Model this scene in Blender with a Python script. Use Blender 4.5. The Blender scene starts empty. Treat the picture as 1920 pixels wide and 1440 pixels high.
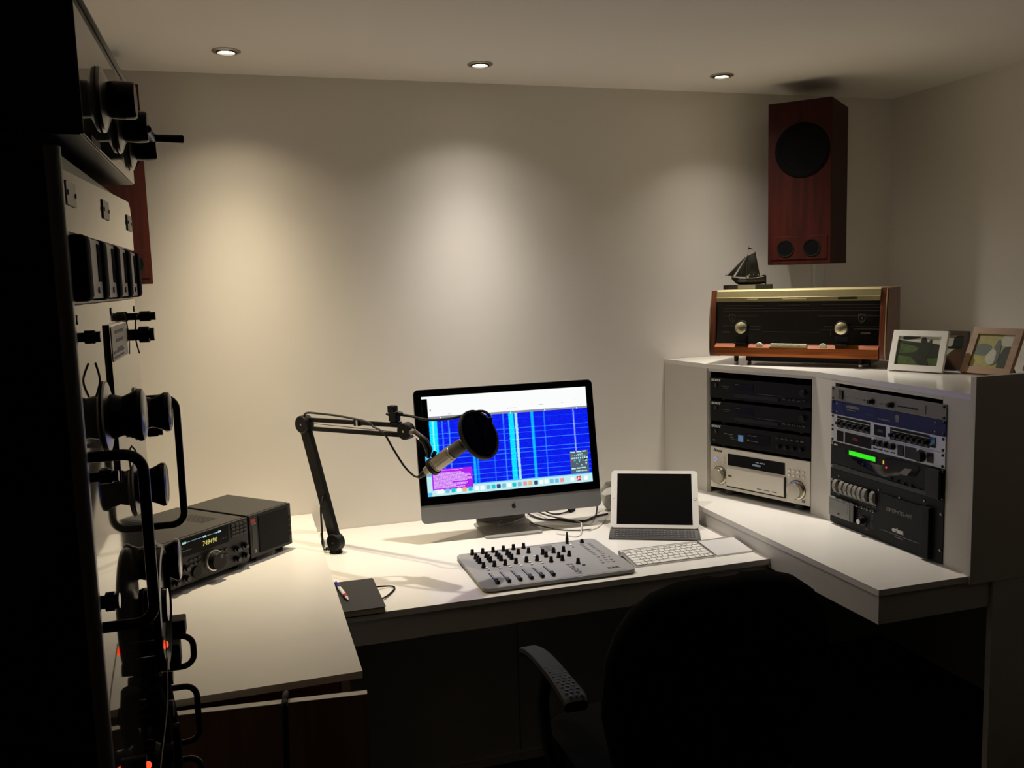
import bpy, bmesh, math, random
from mathutils import Vector, Matrix
random.seed(4)
SC = bpy.context.scene
COL = SC.collection
PI = math.pi
def rad(a): return math.radians(a)

# ------------------------------------------------------------------ materials
def lin(c):
    out = []
    for v in c[:3]:
        v = v / 255.0
        out.append(v / 12.92 if v <= 0.04045 else ((v + 0.055) / 1.055) ** 2.4)
    return (out[0], out[1], out[2], 1.0)

def mat(name, col, rough=0.5, metal=0.0, spec=0.5, coat=0.0, noise=0.0, scale=40.0, bump=0.0, trans=0.0, ior=1.5, emit=None, estr=0.0, alpha=None, sheen=0.0):
    m = bpy.data.materials.new(name); m.use_nodes = True
    nt = m.node_tree; b = nt.nodes['Principled BSDF']
    b.inputs['Base Color'].default_value = lin(col)
    b.inputs['Roughness'].default_value = rough
    b.inputs['Metallic'].default_value = metal
    b.inputs['Specular IOR Level'].default_value = spec
    b.inputs['Coat Weight'].default_value = coat
    b.inputs['Coat Roughness'].default_value = 0.05
    b.inputs['Transmission Weight'].default_value = trans
    b.inputs['IOR'].default_value = ior
    b.inputs['Sheen Weight'].default_value = sheen
    if emit:
        b.inputs['Emission Color'].default_value = lin(emit)
        b.inputs['Emission Strength'].default_value = estr
    if noise or bump:
        tc = nt.nodes.new('ShaderNodeTexCoord'); n = nt.nodes.new('ShaderNodeTexNoise')
        n.inputs['Scale'].default_value = scale; n.inputs['Detail'].default_value = 4
        nt.links.new(tc.outputs['Object'], n.inputs['Vector'])
        if noise:
            hs = nt.nodes.new('ShaderNodeHueSaturation'); hs.inputs['Color'].default_value = lin(col)
            mr = nt.nodes.new('ShaderNodeMapRange')
            mr.inputs['From Min'].default_value = 0.3; mr.inputs['From Max'].default_value = 0.7
            mr.inputs['To Min'].default_value = 1 - noise; mr.inputs['To Max'].default_value = 1 + noise
            nt.links.new(n.outputs['Fac'], mr.inputs['Value']); nt.links.new(mr.outputs[0], hs.inputs['Value'])
            nt.links.new(hs.outputs['Color'], b.inputs['Base Color'])
        if bump:
            bp = nt.nodes.new('ShaderNodeBump'); bp.inputs['Strength'].default_value = bump; bp.inputs['Distance'].default_value = 0.002
            nt.links.new(n.outputs['Fac'], bp.inputs['Height']); nt.links.new(bp.outputs['Normal'], b.inputs['Normal'])
    return m

def wood(name, c1, c2, rough=0.4, axis='x', scale=6.0, coat=0.2):
    m = bpy.data.materials.new(name); m.use_nodes = True
    nt = m.node_tree; b = nt.nodes['Principled BSDF']
    b.inputs['Roughness'].default_value = rough; b.inputs['Coat Weight'].default_value = coat
    tc = nt.nodes.new('ShaderNodeTexCoord'); mp = nt.nodes.new('ShaderNodeMapping')
    s = {'x': (0.6, 9, 9), 'y': (9, 0.6, 9), 'z': (9, 9, 0.6)}[axis]
    mp.inputs['Scale'].default_value = s
    n = nt.nodes.new('ShaderNodeTexNoise'); n.inputs['Scale'].default_value = scale; n.inputs['Detail'].default_value = 6; n.inputs['Distortion'].default_value = 0.6
    r = nt.nodes.new('ShaderNodeValToRGB')
    r.color_ramp.elements[0].position = 0.35; r.color_ramp.elements[0].color = lin(c1)
    r.color_ramp.elements[1].position = 0.68; r.color_ramp.elements[1].color = lin(c2)
    nt.links.new(tc.outputs['Object'], mp.inputs['Vector']); nt.links.new(mp.outputs[0], n.inputs['Vector'])
    nt.links.new(n.outputs['Fac'], r.inputs['Fac']); nt.links.new(r.outputs['Color'], b.inputs['Base Color'])
    return m

def glow(name, col, strength=1.0):
    m = bpy.data.materials.new(name); m.use_nodes = True
    nt = m.node_tree; b = nt.nodes['Principled BSDF']
    b.inputs['Base Color'].default_value = (0.01, 0.01, 0.01, 1); b.inputs['Roughness'].default_value = 0.25
    b.inputs['Emission Color'].default_value = lin(col); b.inputs['Emission Strength'].default_value = strength
    return m

# ------------------------------------------------------------------ mesh builder
def catmull(pts, n=6, closed=False):
    pts = [Vector(p) for p in pts]; out = []
    L = len(pts)
    rng = L if closed else L - 1
    for i in range(rng):
        if closed: p0, p1, p2, p3 = pts[(i-1) % L], pts[i], pts[(i+1) % L], pts[(i+2) % L]
        else: p0, p1, p2, p3 = pts[max(i-1, 0)], pts[i], pts[i+1], pts[min(i+2, L-1)]
        for k in range(n):
            t = k / n
            out.append(0.5 * ((2*p1) + (-p0+p2)*t + (2*p0-5*p1+4*p2-p3)*t*t + (-p0+3*p1-3*p2+p3)*t**3))
    if not closed: out.append(pts[-1])
    return out

def rrect(w, h, r, seg=5, cx=0, cy=0):
    """outline of a rounded rectangle, counter-clockwise"""
    pts = []
    for sx, sy, a0 in ((1, -1, -90), (1, 1, 0), (-1, 1, 90), (-1, -1, 180)):
        for k in range(seg + 1):
            a = rad(a0 + 90 * k / seg)
            pts.append((cx + sx * (w/2 - r) + r * math.cos(a), cy + sy * (h/2 - r) + r * math.sin(a)))
    return pts

class B:
    def __init__(self): self.bm = bmesh.new()
    def _xf(self, verts, M):
        if M is not None:
            for v in verts: v.co = M @ v.co
    def box(self, c, s, bev=0.0, M=None, seg=2):
        r = bmesh.ops.create_cube(self.bm, size=1.0)
        vs = r['verts']
        for v in vs: v.co = Vector((c[0] + v.co.x*s[0], c[1] + v.co.y*s[1], c[2] + v.co.z*s[2]))
        if bev > 0:
            es = list({e for v in vs for e in v.link_edges})
            g = bmesh.ops.bevel(self.bm, geom=es, offset=min(bev, min(s)*0.49), segments=seg, profile=0.5, affect='EDGES')
            vs = list({v for f in g['faces'] for v in f.verts} | {v for v in vs if v.is_valid})
        self._xf(vs, M); return self
    def span(self, a, b, bev=0.0, M=None):
        return self.box([(a[i]+b[i])/2 for i in range(3)], [abs(b[i]-a[i]) for i in range(3)], bev, M)
    def lathe(self, prof, o=(0, 0, 0), axis=(0, 0, 1), seg=28, M=None, ref=None):
        ax = Vector(axis).normalized(); o = Vector(o)
        u = Vector(ref) if ref else (Vector((1, 0, 0)) if abs(ax.x) < 0.9 else Vector((0, 1, 0)))
        u = (u - ax * u.dot(ax)).normalized(); w = ax.cross(u)
        rings = []; allv = []
        for (r, h) in prof:
            if r <= 1e-6: ring = [self.bm.verts.new(o + ax*h)]
            else: ring = [self.bm.verts.new(o + ax*h + (u*math.cos(2*PI*k/seg) + w*math.sin(2*PI*k/seg))*r) for k in range(seg)]
            rings.append(ring); allv += ring
        for a, b in zip(rings, rings[1:]):
            if len(a) == 1 and len(b) == 1: continue
            for k in range(seg):
                k2 = (k+1) % seg
                if len(a) == 1: self.bm.faces.new((a[0], b[k2], b[k]))
                elif len(b) == 1: self.bm.faces.new((a[k], a[k2], b[0]))
                else: self.bm.faces.new((a[k], a[k2], b[k2], b[k]))
        if len(rings[0]) > 1: self.bm.faces.new(list(reversed(rings[0])))
        if len(rings[-1]) > 1: self.bm.faces.new(rings[-1])
        self._xf(allv, M); return self
    def ring(self, prof, o=(0, 0, 0), axis=(0, 0, 1), seg=28, M=None):
        """closed profile revolved: a torus like body"""
        ax = Vector(axis).normalized(); o = Vector(o)
        u = Vector((1, 0, 0)) if abs(ax.x) < 0.9 else Vector((0, 1, 0))
        u = (u - ax * u.dot(ax)).normalized(); w = ax.cross(u); allv = []
        G = [[self.bm.verts.new(o + ax*h + (u*math.cos(2*PI*k/seg) + w*math.sin(2*PI*k/seg))*r) for k in range(seg)] for r, h in prof]
        n = len(G)
        for i in range(n):
            for k in range(seg):
                self.bm.faces.new((G[i][k], G[i][(k+1) % seg], G[(i+1) % n][(k+1) % seg], G[(i+1) % n][k]))
        for g in G: allv += g
        self._xf(allv, M); return self
    def cyl(self, p0, p1, r0, r1=None, seg=20, bev=0.0, M=None):
        p0, p1 = Vector(p0), Vector(p1); L = (p1-p0).length; r1 = r0 if r1 is None else r1
        if bev > 0: prof = [(r0-bev, 0), (r0, bev), (r1, L-bev), (r1-bev, L)]
        else: prof = [(r0, 0), (r1, L)]
        return self.lathe(prof, p0, p1-p0, seg, M)
    def tube(self, pts, r, seg=8, smooth=0, closed=False, M=None):
        pts = catmull(pts, smooth, closed) if smooth else [Vector(p) for p in pts]
        n = len(pts); rings = []; prev = None; allv = []
        for i, p in enumerate(pts):
            if closed: t = pts[(i+1) % n] - pts[i-1]
            else: t = pts[min(i+1, n-1)] - pts[max(i-1, 0)]
            t.normalize()
            if prev is None:
                u = Vector((0, 0, 1)) if abs(t.z) < 0.9 else Vector((1, 0, 0))
                u = (u - t*u.dot(t)).normalized()
            else: u = (prev - t*prev.dot(t)).normalized()
            prev = u; w = t.cross(u)
            rr = r[i] if isinstance(r, (list, tuple)) else r
            ring = [self.bm.verts.new(p + (u*math.cos(2*PI*k/seg) + w*math.sin(2*PI*k/seg))*rr) for k in range(seg)]
            rings.append(ring); allv += ring
        m = n if closed else n-1
        for i in range(m):
            a, b = rings[i], rings[(i+1) % n]
            for k in range(seg): self.bm.faces.new((a[k], a[(k+1) % seg], b[(k+1) % seg], b[k]))
        if not closed:
            self.bm.faces.new(list(reversed(rings[0]))); self.bm.faces.new(rings[-1])
        self._xf(allv, M); return self
    def prism(self, poly, h0, h1, plane='xy', bev=0.0, M=None):
        """poly (a,b) extruded from h0 to h1 on the third axis"""
        def P(a, b, h):
            return Vector({'xy': (a, b, h), 'xz': (a, h, b), 'yz': (h, a, b)}[plane])
        lo = [self.bm.verts.new(P(a, b, h0)) for a, b in poly]; hi = [self.bm.verts.new(P(a, b, h1)) for a, b in poly]
        n = len(poly)
        fs = [self.bm.faces.new(list(reversed(lo))), self.bm.faces.new(hi)]
        for k in range(n): fs.append(self.bm.faces.new((lo[k], lo[(k+1) % n], hi[(k+1) % n], hi[k])))
        vs = lo + hi
        if bev > 0:
            es = list(fs[0].edges) + list(fs[1].edges)
            g = bmesh.ops.bevel(self.bm, geom=es, offset=bev, segments=2, profile=0.5, affect='EDGES')
            vs = list({v for f in g['faces'] for v in f.verts} | {v for v in vs if v.is_valid})
        self._xf(vs, M); return self
    def frame(self, outer, inner, h0, h1, plane='xy', M=None):
        """flat ring between two outlines with equal counts"""
        def P(a, b, h):
            return Vector({'xy': (a, b, h), 'xz': (a, h, b), 'yz': (h, a, b)}[plane])
        R = [[self.bm.verts.new(P(a, b, h)) for a, b in poly] for poly, h in ((outer, h0), (outer, h1), (inner, h1), (inner, h0))]
        n = len(outer)
        for i in range(4):
            for k in range(n): self.bm.faces.new((R[i][k], R[i][(k+1) % n], R[(i+1) % 4][(k+1) % n], R[(i+1) % 4][k]))
        self._xf([v for r in R for v in r], M); return self
    def quad(self, pts, uv=False):
        vs = [self.bm.verts.new(Vector(p)) for p in pts]; f = self.bm.faces.new(vs)
        if uv:
            l = self.bm.loops.layers.uv.verify()
            for lp, c in zip(f.loops, ((0, 0), (1, 0), (1, 1), (0, 1))): lp[l].uv = c
        return self
    def sphere(self, c, r, seg=20, M=None, sc=(1, 1, 1)):
        g = bmesh.ops.create_uvsphere(self.bm, u_segments=seg, v_segments=seg//2, radius=1.0)
        for v in g['verts']: v.co = Vector((c[0]+v.co.x*r*sc[0], c[1]+v.co.y*r*sc[1], c[2]+v.co.z*r*sc[2]))
        self._xf(g['verts'], M); return self

def obj(name, b, m, parent=None, sharp=32, M=None, flat=False):
    bm = b.bm
    if M is not None:
        for v in bm.verts: v.co = M @ v.co
    bmesh.ops.recalc_face_normals(bm, faces=bm.faces)
    for f in bm.faces: f.smooth = not flat
    lim = rad(sharp)
    for e in bm.edges:
        e.smooth = len(e.link_faces) == 2 and e.calc_face_angle(0) < lim
    me = bpy.data.meshes.new(name); bm.to_mesh(me); bm.free()
    me.materials.append(m)
    o = bpy.data.objects.new(name, me); COL.objects.link(o)
    if parent is not None: o.parent = parent
    if not flat:
        wn = o.modifiers.new('weighted_normal', 'WEIGHTED_NORMAL'); wn.keep_sharp = True; wn.weight = 90
    return o

def tag(o, label, cat, group=None, kind=None):
    o['label'] = label; o['category'] = cat
    if group: o['group'] = group
    if kind: o['kind'] = kind
    return o

def thing(name, label, cat, loc=(0, 0, 0), rz=0.0, group=None):
    o = bpy.data.objects.new(name, None); COL.objects.link(o)
    o.empty_display_size = 0.05
    o.location = loc; o.rotation_euler = (0, 0, rad(rz))
    return tag(o, label, cat, group)

def struct(name, b, m):
    o = obj(name, b, m); o['kind'] = 'structure'; return o

def copy_tree(o, parent=None):
    kids = list(o.children)
    c = o.copy(); COL.objects.link(c)
    if parent is not None: c.parent = parent
    for ch in kids: copy_tree(ch, c)
    return c

def text(name, s, size, m, parent, M, depth=0.0004, align='LEFT', sx=1.0, shear=0.0, bold=0.0, spacing=1.0):
    """writing: font outlines turned into a mesh; local x along the words, y up the letters"""
    cu = bpy.data.curves.new(name, 'FONT'); cu.body = s; cu.size = size; cu.extrude = depth
    cu.align_x = align; cu.align_y = 'CENTER'; cu.shear = shear; cu.offset = bold; cu.space_character = spacing; cu.resolution_u = 3
    t = bpy.data.objects.new(name + '_tmp', cu); COL.objects.link(t)
    dg = bpy.context.evaluated_depsgraph_get()
    me = bpy.data.meshes.new_from_object(t.evaluated_get(dg)); me.name = name
    bpy.data.objects.remove(t); bpy.data.curves.remove(cu)
    me.transform(M @ Matrix.Diagonal((sx, 1, 1, 1)))
    me.materials.clear(); me.materials.append(m)
    o = bpy.data.objects.new(name, me); COL.objects.link(o)
    o.parent = parent
    return o

def face_M(x, y, z, tilt=0.0):
    """text plane on a front that looks to local -y"""
    return Matrix.Translation((x, y, z)) @ Matrix.Rotation(rad(90 - tilt), 4, 'X')

def knob_b(b, o, axis, r, h, skirt=None, seg=20, top=0.9):
    prof = []
    if skirt: prof += [(skirt, 0), (skirt, h*0.12), (skirt*0.93, h*0.2)]
    prof += [(r, h*0.2 if skirt else 0), (r*top, h*0.93), (r*top*0.9, h), (0, h)]
    return b.lathe(prof, o, axis, seg)

# ------------------------------------------------------------------ palette
M = {}
M['wall'] = mat('wall_paint', (234, 229, 220), 0.75, noise=0.012, scale=3, bump=0.02)
M['ceil'] = mat('ceiling_paint', (234, 229, 221), 0.85, noise=0.01, scale=2)
M['floor'] = mat('dark_carpet', (26, 24, 22), 0.95, noise=0.25, scale=180, bump=0.4)
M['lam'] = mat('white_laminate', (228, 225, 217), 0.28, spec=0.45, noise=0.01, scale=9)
M['lam_shaded'] = mat('white_laminate_shaded', (204, 200, 191), 0.4, noise=0.01, scale=9)  # the tops' white laminate, darkened to put shade into the upright faces
M['blk'] = mat('black_plastic', (10, 9, 9), 0.5, spec=0.35, noise=0.08, scale=60)
M['blk_gloss'] = mat('black_gloss', (8, 8, 9), 0.08, coat=0.5)
M['blk_satin'] = mat('black_satin_metal', (14, 14, 14), 0.4, spec=0.3, noise=0.06, scale=80)
M['blk_crackle'] = mat('black_crackle_paint', (20, 20, 19), 0.55, bump=0.25, scale=400)
M['rubber'] = mat('black_rubber', (10, 10, 10), 0.75, spec=0.25)
M['cable'] = mat('black_cable_sheath', (18, 17, 16), 0.5)
M['wcable'] = mat('white_cable_sheath', (215, 212, 205), 0.45)
M['chrome'] = mat('chrome', (210, 206, 198), 0.12, 1.0)
M['steel'] = mat('brushed_steel', (170, 166, 158), 0.32, 1.0, noise=0.08, scale=90)
M['alu'] = mat('bead_blasted_aluminium', (150, 148, 144), 0.42, 0.9, noise=0.03, scale=200)
M['alu_l'] = mat('light_aluminium', (200, 198, 193), 0.35, 0.8)
M['white'] = mat('white_plastic', (228, 225, 218), 0.35)
M['offwhite'] = mat('ivory_plastic', (214, 204, 172), 0.4)
M['grey'] = mat('grey_paint', (120, 118, 114), 0.45)
M['dgrey'] = mat('dark_grey_plastic', (62, 60, 58), 0.5)
M['fabric'] = mat('black_fabric', (6, 6, 7), 0.97, spec=0.1, bump=0.5, scale=500)
M['mark'] = mat('printed_white_marking', (205, 203, 198), 0.5)
M['mark_dim'] = mat('faded_printed_marking', (120, 118, 112), 0.5)
M['mark_dark'] = mat('dark_printed_marking', (30, 29, 28), 0.5)
# ------------------------------------------------------------------ the room
BY, RX, LX, CZ = 3.164, 2.674, -0.625, 2.348
FY = -0.15
struct('floor', B().span((LX-0.1, FY, -0.1), (RX+0.1, BY+0.1, 0.0)), M['floor'])
struct('ceiling', B().span((LX-0.1, FY, CZ), (RX+0.1, BY+0.1, CZ+0.1)), M['ceil'])
struct('wall_back', B().span((LX-0.1, BY, 0), (RX+0.1, BY+0.1, CZ)), M['wall'])
struct('wall_right', B().span((RX, FY, 0), (RX+0.1, BY, CZ)), M['wall'])
struct('wall_left', B().span((LX-0.1, FY, 0), (LX, BY, CZ)), M['wall'])

# ------------------------------------------------------------------ downlights
M['lamp_hot'] = glow('lit_led_lamp', (255, 240, 214), 14.0)
SPOTS = [((0.009, 2.866), (1.0, 0.84, 0.60), 1.05, 'round steel ceiling downlight with the yellowest beam, above the microphone arm'),
         ((0.804, 2.888), (1.0, 0.92, 0.84), 0.92, 'round steel ceiling downlight above the computer screen, middle of the three'),
         ((1.707, 2.898), (1.0, 0.92, 0.83), 0.98, 'round steel ceiling downlight nearest the wooden wall speaker above the cabinet')]
SPOT_W = 112.0; BEAM_N = 11.5; BEAM_SPILL = 0.014
AIM = [(0, -0.03, -1), (0, -0.05, -1), (0.12, -0.22, -1)]
def downlight():
    t = thing('downlight', SPOTS[0][3], 'ceiling light', (SPOTS[0][0][0], SPOTS[0][0][1], CZ), 0, 'ceiling downlights')
    obj('trim_ring', B().ring([(0.031, 0.0), (0.0425, 0.0), (0.0425, -0.0025), (0.036, -0.005), (0.031, -0.004)], seg=40), M['steel'], t)
    g = B().ring([(0.026, -0.001), (0.031, -0.001), (0.030, -0.006), (0.026, -0.007)], seg=36)
    obj('gimbal_ring', g, M['dgrey'], t)
    l = B().lathe([(0.0, -0.0035), (0.014, -0.0038), (0.024, -0.002), (0.025, -0.0005), (0.0, -0.0005)], seg=28)
    obj('lamp', l, M['lamp_hot'], t)
    return t
dl0 = downlight()
for i, ((x, y), c, k, lab) in enumerate(SPOTS):
    d = dl0 if i == 0 else copy_tree(dl0)
    d.location = (x, y, CZ); d.rotation_euler = (0, 0, rad(70*i)); d['label'] = lab
    ld = bpy.data.lights.new('downlight_beam', 'SPOT'); ld.energy = SPOT_W*k; ld.color = c
    ld.spot_size = rad(126); ld.spot_blend = 0.4; ld.shadow_soft_size = 0.02
    # beam shape of a reflector lamp: bright core, quick fall-off to the sides, weak spill
    ld.use_nodes = True; nt = ld.node_tree; em = nt.nodes['Emission']
    ge = nt.nodes.new('ShaderNodeNewGeometry'); sx = nt.nodes.new('ShaderNodeVectorMath'); sx.operation = 'DOT_PRODUCT'; nt.links.new(ge.outputs['Incoming'], sx.inputs[0])
    aim = Vector(AIM[i]).normalized(); sx.inputs[1].default_value = aim
    ab = nt.nodes.new('ShaderNodeMath'); ab.operation = 'ABSOLUTE'; nt.links.new(sx.outputs['Value'], ab.inputs[0])
    pw = nt.nodes.new('ShaderNodeMath'); pw.operation = 'POWER'; nt.links.new(ab.outputs[0], pw.inputs[0]); pw.inputs[1].default_value = BEAM_N
    ad_ = nt.nodes.new('ShaderNodeMath'); ad_.operation = 'ADD'; nt.links.new(pw.outputs[0], ad_.inputs[0]); ad_.inputs[1].default_value = BEAM_SPILL
    nt.links.new(ad_.outputs[0], em.inputs['Strength'])
    lo = bpy.data.objects.new('downlight_beam', ld); COL.objects.link(lo)
    lo.location = (x, y, CZ-0.03); lo.rotation_euler = aim.to_track_quat('-Z', 'Y').to_euler()

# ------------------------------------------------------------------ left desk
M['ply'] = wood('brown_plywood', (120, 82, 48), (150, 106, 66), 0.6, 'x', 5, 0.0)
M['brownboard'] = wood('dark_brown_hardboard', (128, 92, 66), (146, 108, 80), 0.75, 'z', 4, 0.0)
LZ, LY, LXR = 0.829, 1.7975, 0.1995
LD = thing('side_desk', 'white laminate desk on the left carrying the black radio, higher than the middle desk', 'desk', (0, 0, 0))
b = B().span((LX+0.002, LY, LZ-0.0155), (-0.13760, BY-0.001, LZ-0.0003)).span((-0.13755, LY, LZ-0.0155), (LXR, BY-0.001, LZ))
obj('top', b, M['lam'], LD)
obj('front_rail', B().span((LX+0.01, LY+0.09, LZ-0.10), (0.158, LY+0.108, LZ-0.016)), M['ply'], LD)
obj('side_panel', B().span((0.160, LY+0.06, 0.0), (0.178, 2.27, LZ-0.016)), M['lam_shaded'], LD)
obj('wall_batten', B().span((LX+0.01, BY-0.03, 0.745), (0.085, BY-0.002, LZ-0.016)), M['ply'], LD)
obj('leg', B().span((LX+0.02, LY+0.11, 0.0), (LX+0.07, LY+0.16, LZ-0.10)), M['lam_shaded'], LD)

M['edge_white'] = mat('white_edge_band', (214, 210, 200), 0.4)
PB = thing('fibreboard_panel', 'brown fibreboard panel with a white top edge, standing upright in front of the left desk', 'panel', (0.198, 1.722, 0.0), -6.5)
PBZ = 0.8115
obj('board', B().span((-0.66, 0.0, 0.0), (0, 0.017, PBZ)), M['brownboard'], PB)
obj('edge_band', B().span((-0.66, -0.0004, PBZ+0.0002), (0.0, 0.0174, PBZ+0.0018)), M['edge_white'], PB)
c = B().tube([(0.045, 1.775, 0.62), (0.044, 1.770, 0.785), (0.041, 1.760, 0.8225), (0.037, 1.734, 0.8225), (0.034, 1.717, 0.78), (0.028, 1.710, 0.5), (0.022, 1.706, 0.2), (0.035, 1.68, 0.03), (0.10, 1.60, 0.009)], 0.0065, 10, 6)
tag(obj('power_cable', c, M['cable']), 'thick black cable hanging over the white edge of the brown panel', 'cable')

# ------------------------------------------------------------------ middle desk
DZ, DY = 0.76, 2.297
MD = thing('desk', 'low white middle desk under the computer screen and mixing console', 'desk', (0, 0, 0))
obj('top', B().span((0.095, DY, DZ-0.018), (1.5185, BY-0.001, DZ), 0.0008), M['lam'], MD)
obj('apron', B().span((0.180, DY+0.012, 0.669), (1.5185, DY+0.030, DZ-0.0185)), M['lam_shaded'], MD)
obj('modesty_panel', B().span((0.181, 2.74, 0.03), (0.827, 2.758, 0.72)), M['lam_shaded'], MD)
obj('modesty_panel', B().span((0.831, 2.74, 0.03), (1.60, 2.758, 0.72)), M['lam_shaded'], MD)
obj('foot_rail', B().span((0.181, 2.73, 0.0), (1.60, 2.77, 0.03)), M['lam_shaded'], MD)
obj('wall_batten', B().span((0.12, BY-0.03, 0.68), (1.5, BY-0.002, DZ-0.018)), M['lam_shaded'], MD)

# ------------------------------------------------------------------ right worktop
WT = thing('worktop', 'long white worktop running along the right, under the hi-fi cabinet', 'worktop', (0, 0, 0))
obj('top', B().prism([(1.515, 1.8055), (1.7995, 1.8055), (1.7995, 1.8190), (RX-0.001, 1.8190), (RX-0.001, BY-0.001), (1.515, BY-0.001)], 0.808, 0.825), M['lam'], WT)
obj('fascia', B().span((1.519, 1.81, 0.731), (1.537, BY-0.002, 0.8075)), M['lam_shaded'], WT)
obj('end_fascia', B().span((1.5372, 1.81, 0.731), (1.799, 1.828, 0.8075)).span((1.799, 1.81, 0.731), (1.876, 1.828, 0.802)), M['lam_shaded'], WT)
obj('wall_batten', B().span((RX-0.03, 1.84, 0.73), (RX-0.002, BY-0.002, 0.8075)), M['lam_shaded'], WT)
obj('support_post', B().span((1.62, 2.75, 0.0), (1.66, 2.79, 0.80)), M['lam_shaded'], WT)
BC = thing('base_cabinet', 'tall white base panel cabinet below the right end of the worktop', 'cabinet', (0, 0, 0))
obj('end_panel', B().span((1.878, 1.8005, 0.0), (RX-0.001, 1.8185, 0.8015)), M['lam_shaded'], BC)

# ------------------------------------------------------------------ corner cabinet for the hi-fi and rack units
HC = thing('corner_cabinet', 'white corner cabinet with two openings holding hi-fi and rack units', 'cabinet', (0, 0, 0))
PL = (1.640, 2.895); PK = (1.8030, 2.470); X2 = 1.8035
top = [(1.602, BY-0.001), PL, (PK[0], PK[1]), (X2, 1.8190), (RX-0.001, 1.8190), (RX-0.001, BY-0.001)]
M['lam_gloss'] = mat('glossy_white_laminate', (226, 223, 214), 0.14, spec=0.5)
obj('top', B().prism(top, 1.2935, 1.310), M['lam_gloss'], HC)
d1 = (Vector(PK) - Vector(PL)).normalized(); n1 = Vector((-d1.y, d1.x))     # n1 points into the cabinet
if n1.x < 0: n1 = -n1
def f1(s, q=0.0):
    p = Vector(PL) + d1*s + n1*q; return (p.x, p.y)
L1 = (Vector(PK) - Vector(PL)).length
zb, zt = 0.8252, 1.2933
obj('side_panel', B().prism([PL, (1.602, BY-0.002), (1.621, BY-0.002), f1(0.008, 0.014)], zb, zt), M['lam_shaded'], HC)
obj('top_rail', B().prism([f1(0.009), f1(L1-0.0125), f1(L1-0.0125, 0.018), f1(0.009, 0.018)], 1.2835, zt), M['lam_shaded'], HC)
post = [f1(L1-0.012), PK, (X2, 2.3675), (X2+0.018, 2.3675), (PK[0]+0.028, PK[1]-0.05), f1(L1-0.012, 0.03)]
obj('post', B().prism(post, zb, zt), M['lam_shaded'], HC)
obj('top_rail', B().span((X2, 1.9155, 1.2835), (X2+0.018, 2.367, zt)), M['lam_shaded'], HC)
obj('stile', B().span((X2, 1.8190, zb), (X2+0.018, 1.915, zt)), M['lam_shaded'], HC)
obj('end_panel', B().span((1.800, 1.8005, 0.8025), (RX-0.001, 1.8185, 1.357), 0.0006), M['lam_shaded'], HC)
# ------------------------------------------------------------------ hi-fi in the left opening
M['sony_face'] = mat('dark_charcoal_faceplate', (9, 9, 9), 0.5, spec=0.2, noise=0.04, scale=120)
M['window_dark'] = mat('smoked_display_window', (5, 5, 6), 0.3, spec=0.15)
M['champagne'] = mat('champagne_aluminium', (222, 216, 202), 0.42, 0.12, noise=0.02, scale=200)
M['champagne_knob'] = mat('turned_aluminium_knob', (196, 190, 176), 0.2, 1.0, noise=0.03, scale=150)
M['blue_led'] = glow('blue_power_glow', (70, 120, 200), 1.2)
M['blue_tile'] = glow('pale_blue_lit_tile', (92, 134, 178), 0.55)
M['vfd'] = glow('dim_white_display_glow', (205, 215, 220), 0.45)
HF_YAW = math.degrees(math.atan2(d1.y, d1.x))
def on_f1(s, z): p = f1(s, 0.002); return (p[0], p[1], z)
T4 = lambda x, y, z: face_M(x, y, z)

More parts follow.
